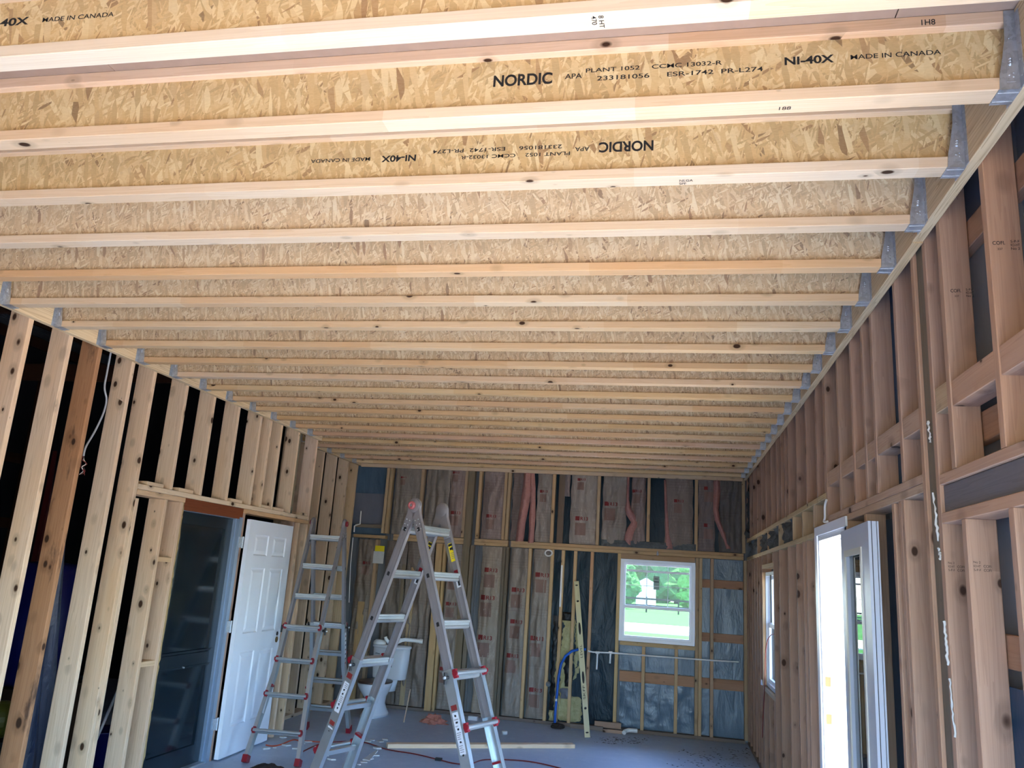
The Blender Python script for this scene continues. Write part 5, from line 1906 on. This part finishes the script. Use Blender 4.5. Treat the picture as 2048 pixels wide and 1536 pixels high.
# ------------------------------------------------------------------ left wall cable, right wall cords
m = MB().tube(smooth_path([at_x(x, y, XL - 0.07) for x, y in ((222, 703), (214, 745), (209, 775), (213, 800), (206, 828), (190, 862), (172, 893), (167, 912))], 5), 0.0065, 8)
cb = tag(m.build('grey_cable', GREYC), 'grey electrical cable dangling between the stained stud and its neighbour', 'cable')
random.seed(4)
for k, mt in enumerate((CORD, BLACK, PVC, CORD)):
    a = at_x(167, 912, XL - 0.07)
    pts = [a]
    for j in range(5):
        pts.append(a + Vector((random.uniform(-.01, .02), random.uniform(-.02, .03), -0.025 * (j + 1))))
    MB().tube(smooth_path(pts, 3), 0.003, 6).build('stripped_wire', mt, cb)
m = MB().tube(smooth_path([at_x(x, y, XR - 0.012) for x, y in ((1548, 1268), (1540, 1272), (1534, 1285), (1531, 1310), (1530, 1345), (1528, 1400), (1526, 1440), (1525, 1475))], 5), 0.004, 8)
tag(m.build('extension_cord', CORD), 'thin red cord hanging down the right wall from the small window', 'cord')
a = at_x(1523, 1366, XR - 0.02)
tag(MB().prism([(a.y - 0.05, a.z - 0.015), (a.y + 0.04, a.z - 0.02), (a.y + 0.02, a.z + 0.03)], XR - 0.022, XR - 0.012, 'x').build('paper_flag', WSTK), 'small pale paper flag caught on the right wall below the small window', 'paper')
m = MB().tube(smooth_path([at_x(x, y, XR - 0.006) for x, y in ((1653, 1000), (1650, 1012), (1650, 1035), (1648, 1043), (1655, 1043))], 4), 0.007, 8)
tag(m.build('white_conduit', PVC), 'short white conduit stub in the bay above the right-hand door', 'conduit')

# ------------------------------------------------------------------ garage contents glimpsed between the left studs
def gthing(o, l, c):
    return tag(o, l, c)
c = at_x(98, 1280, -4.75)
m = MB().lathe([(0.0001, 0.02), (0.24, 0.02), (0.28, 0.06), (0.30, 0.45), (0.27, 0.85), (0.20, 0.93), (0.0001, 0.95)], 28, Matrix.Translation((c.x - 0.1, c.y, 0.62)))
o = gthing(m.build('water_drum', BLUE), 'big dark blue plastic drum on a crate in the dark garage', 'drum')
o = board('shelf_crate', c.x - 0.45, c.x + 0.15, c.y - 0.3, c.y + 0.4, 0.0, 0.635, ORNG, None, axis='y')
gthing(o, 'dark orange wooden crate under the blue drum in the garage', 'crate')
c = at_x(22, 1360, -4.5)
o = MB().box(c.x - 0.5, c.x - 0.2, c.y - 0.12, c.y + 0.12, 0.0, c.z + 0.06).build('teal_bin', TEALP)
gthing(o, 'teal plastic bin in the dark garage, left edge of the photo', 'bin')
c = at_x(2, 1432, -4.35)
bm = bmesh.new()
bmesh.ops.create_uvsphere(bm, u_segments=20, v_segments=12, radius=0.12)
me = bpy.data.meshes.new('yellow_ball')
bm.to_mesh(me)
bm.free()
me.materials.append(plain('yellow green vinyl', srgb(84, 92, 24), 0.5))
o = link('yellow_ball', me, Matrix.Translation((c.x, c.y, c.z - 0.02)))
gthing(o, 'yellow green ball on a dark stand at the left edge of the photo', 'ball')
o = MB().box(c.x - 0.1, c.x + 0.1, c.y - 0.1, c.y + 0.1, 0, c.z - 0.145).build('plant_stand', DARKM)
gthing(o, 'dark low stand under the yellow green ball', 'stand')
c = at_x(205, 1470, -4.35)
m = MB().lathe([(0.0001, 0.0), (0.13, 0.0), (0.16, 0.30), (0.17, 0.31), (0.155, 0.30), (0.125, 0.01), (0.0001, 0.01)], 24, Matrix.Translation((c.x, c.y, 0.0)))
gthing(m.build('blue_bucket', BLUE), 'bright blue bucket on the garage floor behind the studs', 'bucket')
A1, B1 = at_x(237, 1378, -4.15), at_x(193, 1478, -4.15)
A1 = A1 + (A1 - B1) * 0.6
B1 = B1 + (B1 - A1) * 0.38
gthing(MB().tube([A1, B1 + Vector((0, 0, max(0, 0.012 - B1.z)))], 0.011, 8).build('grey_pole', GREYC), 'thin grey pole leaning inside the blue bucket', 'pole')
c = at_x(95, 1050, -5.9)
gthing(MB().box(c.x - 0.06, c.x, c.y - 0.05, c.y + 0.05, 0, 2.6).build('red_post', plain('dark red paint', srgb(84, 16, 22), 0.5)), 'dark red steel post in the garage behind the second stud gap', 'post')
# tarpaulin hanging behind the stained stud
vs, fs = [], []
for j in range(25):
    for i in range(15):
        u_, v_ = i / 14, j / 24
        y = 4.66 + 0.42 * u_ * (0.25 + 0.75 * (1 - v_)) + 0.10 * (1 - v_)
        vs.append((XL - 0.26 + 0.03 * math.sin(u_ * 17 + v_ * 2), y, 0.25 + 2.2 * v_))
for j in range(24):
    for i in range(14):
        a = j * 15 + i
        fs.append((a, a + 1, a + 16, a + 15))
m = MB()
m.add(vs, fs, True)
gthing(m.build('hanging_tarp', TARP), 'folded dark blue tarpaulin hanging just behind the stained stud', 'tarp')

# ------------------------------------------------------------------ outside, behind the house
random.seed(9)
def tree(x, y, h, r, mat, label, seed):
    root = empty('tree', (x, y, -0.28), 0, label, 'tree', 'trees beyond the lawn')
    MB().tube([(x, y, -0.28), (x + 0.05, y, h * 0.25), (x - 0.05, y + 0.1, h * 0.55)], [0.26, 0.2, 0.12], 8).build('trunk', BARK, root)
    m = MB()
    rnd = random.Random(seed)
    for k in range(9):
        bm = bmesh.new()
        bmesh.ops.create_icosphere(bm, subdivisions=3, radius=1.0)
        ox, oy, oz = rnd.uniform(-1, 1) * r * 0.6, rnd.uniform(-1, 1) * r * 0.6, h * rnd.uniform(0.12, 0.8)
        rr = r * rnd.uniform(0.42, 0.62)
        vs = []
        for v in bm.verts:
            q = 1 + 0.45 * mnoise.noise(v.co * 2.6 + Vector((seed, k, 0))) + 0.25 * mnoise.noise(v.co * 7 + Vector((k, seed, 0)))
            vs.append((x + ox + v.co.x * rr * q, y + oy + v.co.y * rr * q, oz + v.co.z * rr * 0.85 * q))
        m.add(vs, [tuple(v.index for v in f.verts) for f in bm.faces], False)
        bm.free()
    m.build('crown', mat, root)
kinds = ['broad', 'tall', 'round', 'leaning', 'bushy', 'slender', 'spreading', 'dense', 'young', 'old']
TR = [(-7.2, 104, 12, 4.2, 'dark green tree farthest left in the back window view'), (-4.4, 116, 12, 4.0, 'tall green tree behind the white shed, through the back window'),
      (1.1, 108, 12, 4.2, 'broad dark tree filling the middle of the back window'), (5.2, 122, 12, 4.4, 'dark green tree at the right of the back window view'),
      (-3.75, 71, 4.6, 1.5, 'small light green tree at the left of the window view, before the shed'), (2.2, 80, 5.5, 1.9, 'small bright green tree at the right of the window view'),
      (12.0, 96, 12, 4.5, 'dark tree beyond the right edge of the back window')]
for i, (x, y, h, r, lab) in enumerate(TR):
    tree(x, y, h, r, LEAF if i % 2 else LEAF2, lab, i * 1.7 + 1)
SX = at_y(1292, 1185, 88).x
sh = empty('garden_shed', (SX, 88, -0.28), 0, 'small white shed beyond the lawn, seen through the back window', 'shed')
MB().box(SX - 1.0, SX + 1.0, 87, 89, -0.28, 1.9).build('shed_wall', WHITE, sh)
MB().prism([(SX - 1.1, 1.9), (SX + 1.1, 1.9), (SX, 2.5)], 86.8, 89.2, 'y').build('shed_roof', GALV, sh)
fn = empty('rail_fence', (0, 64, -0.28), 0, 'long dark rail fence crossing the lawn outside the back window', 'fence')
for k in range(14):
    x = -16 + k * 2.4
    MB().box(x, x + 0.12, 64, 64.12, -0.28, 0.9).build('fence_post', BARK, fn)
for z in (0.15, 0.65):
    MB().box(-16.5, 16, 64.12, 64.17, z, z + 0.14).build('fence_rail', BARK, fn)
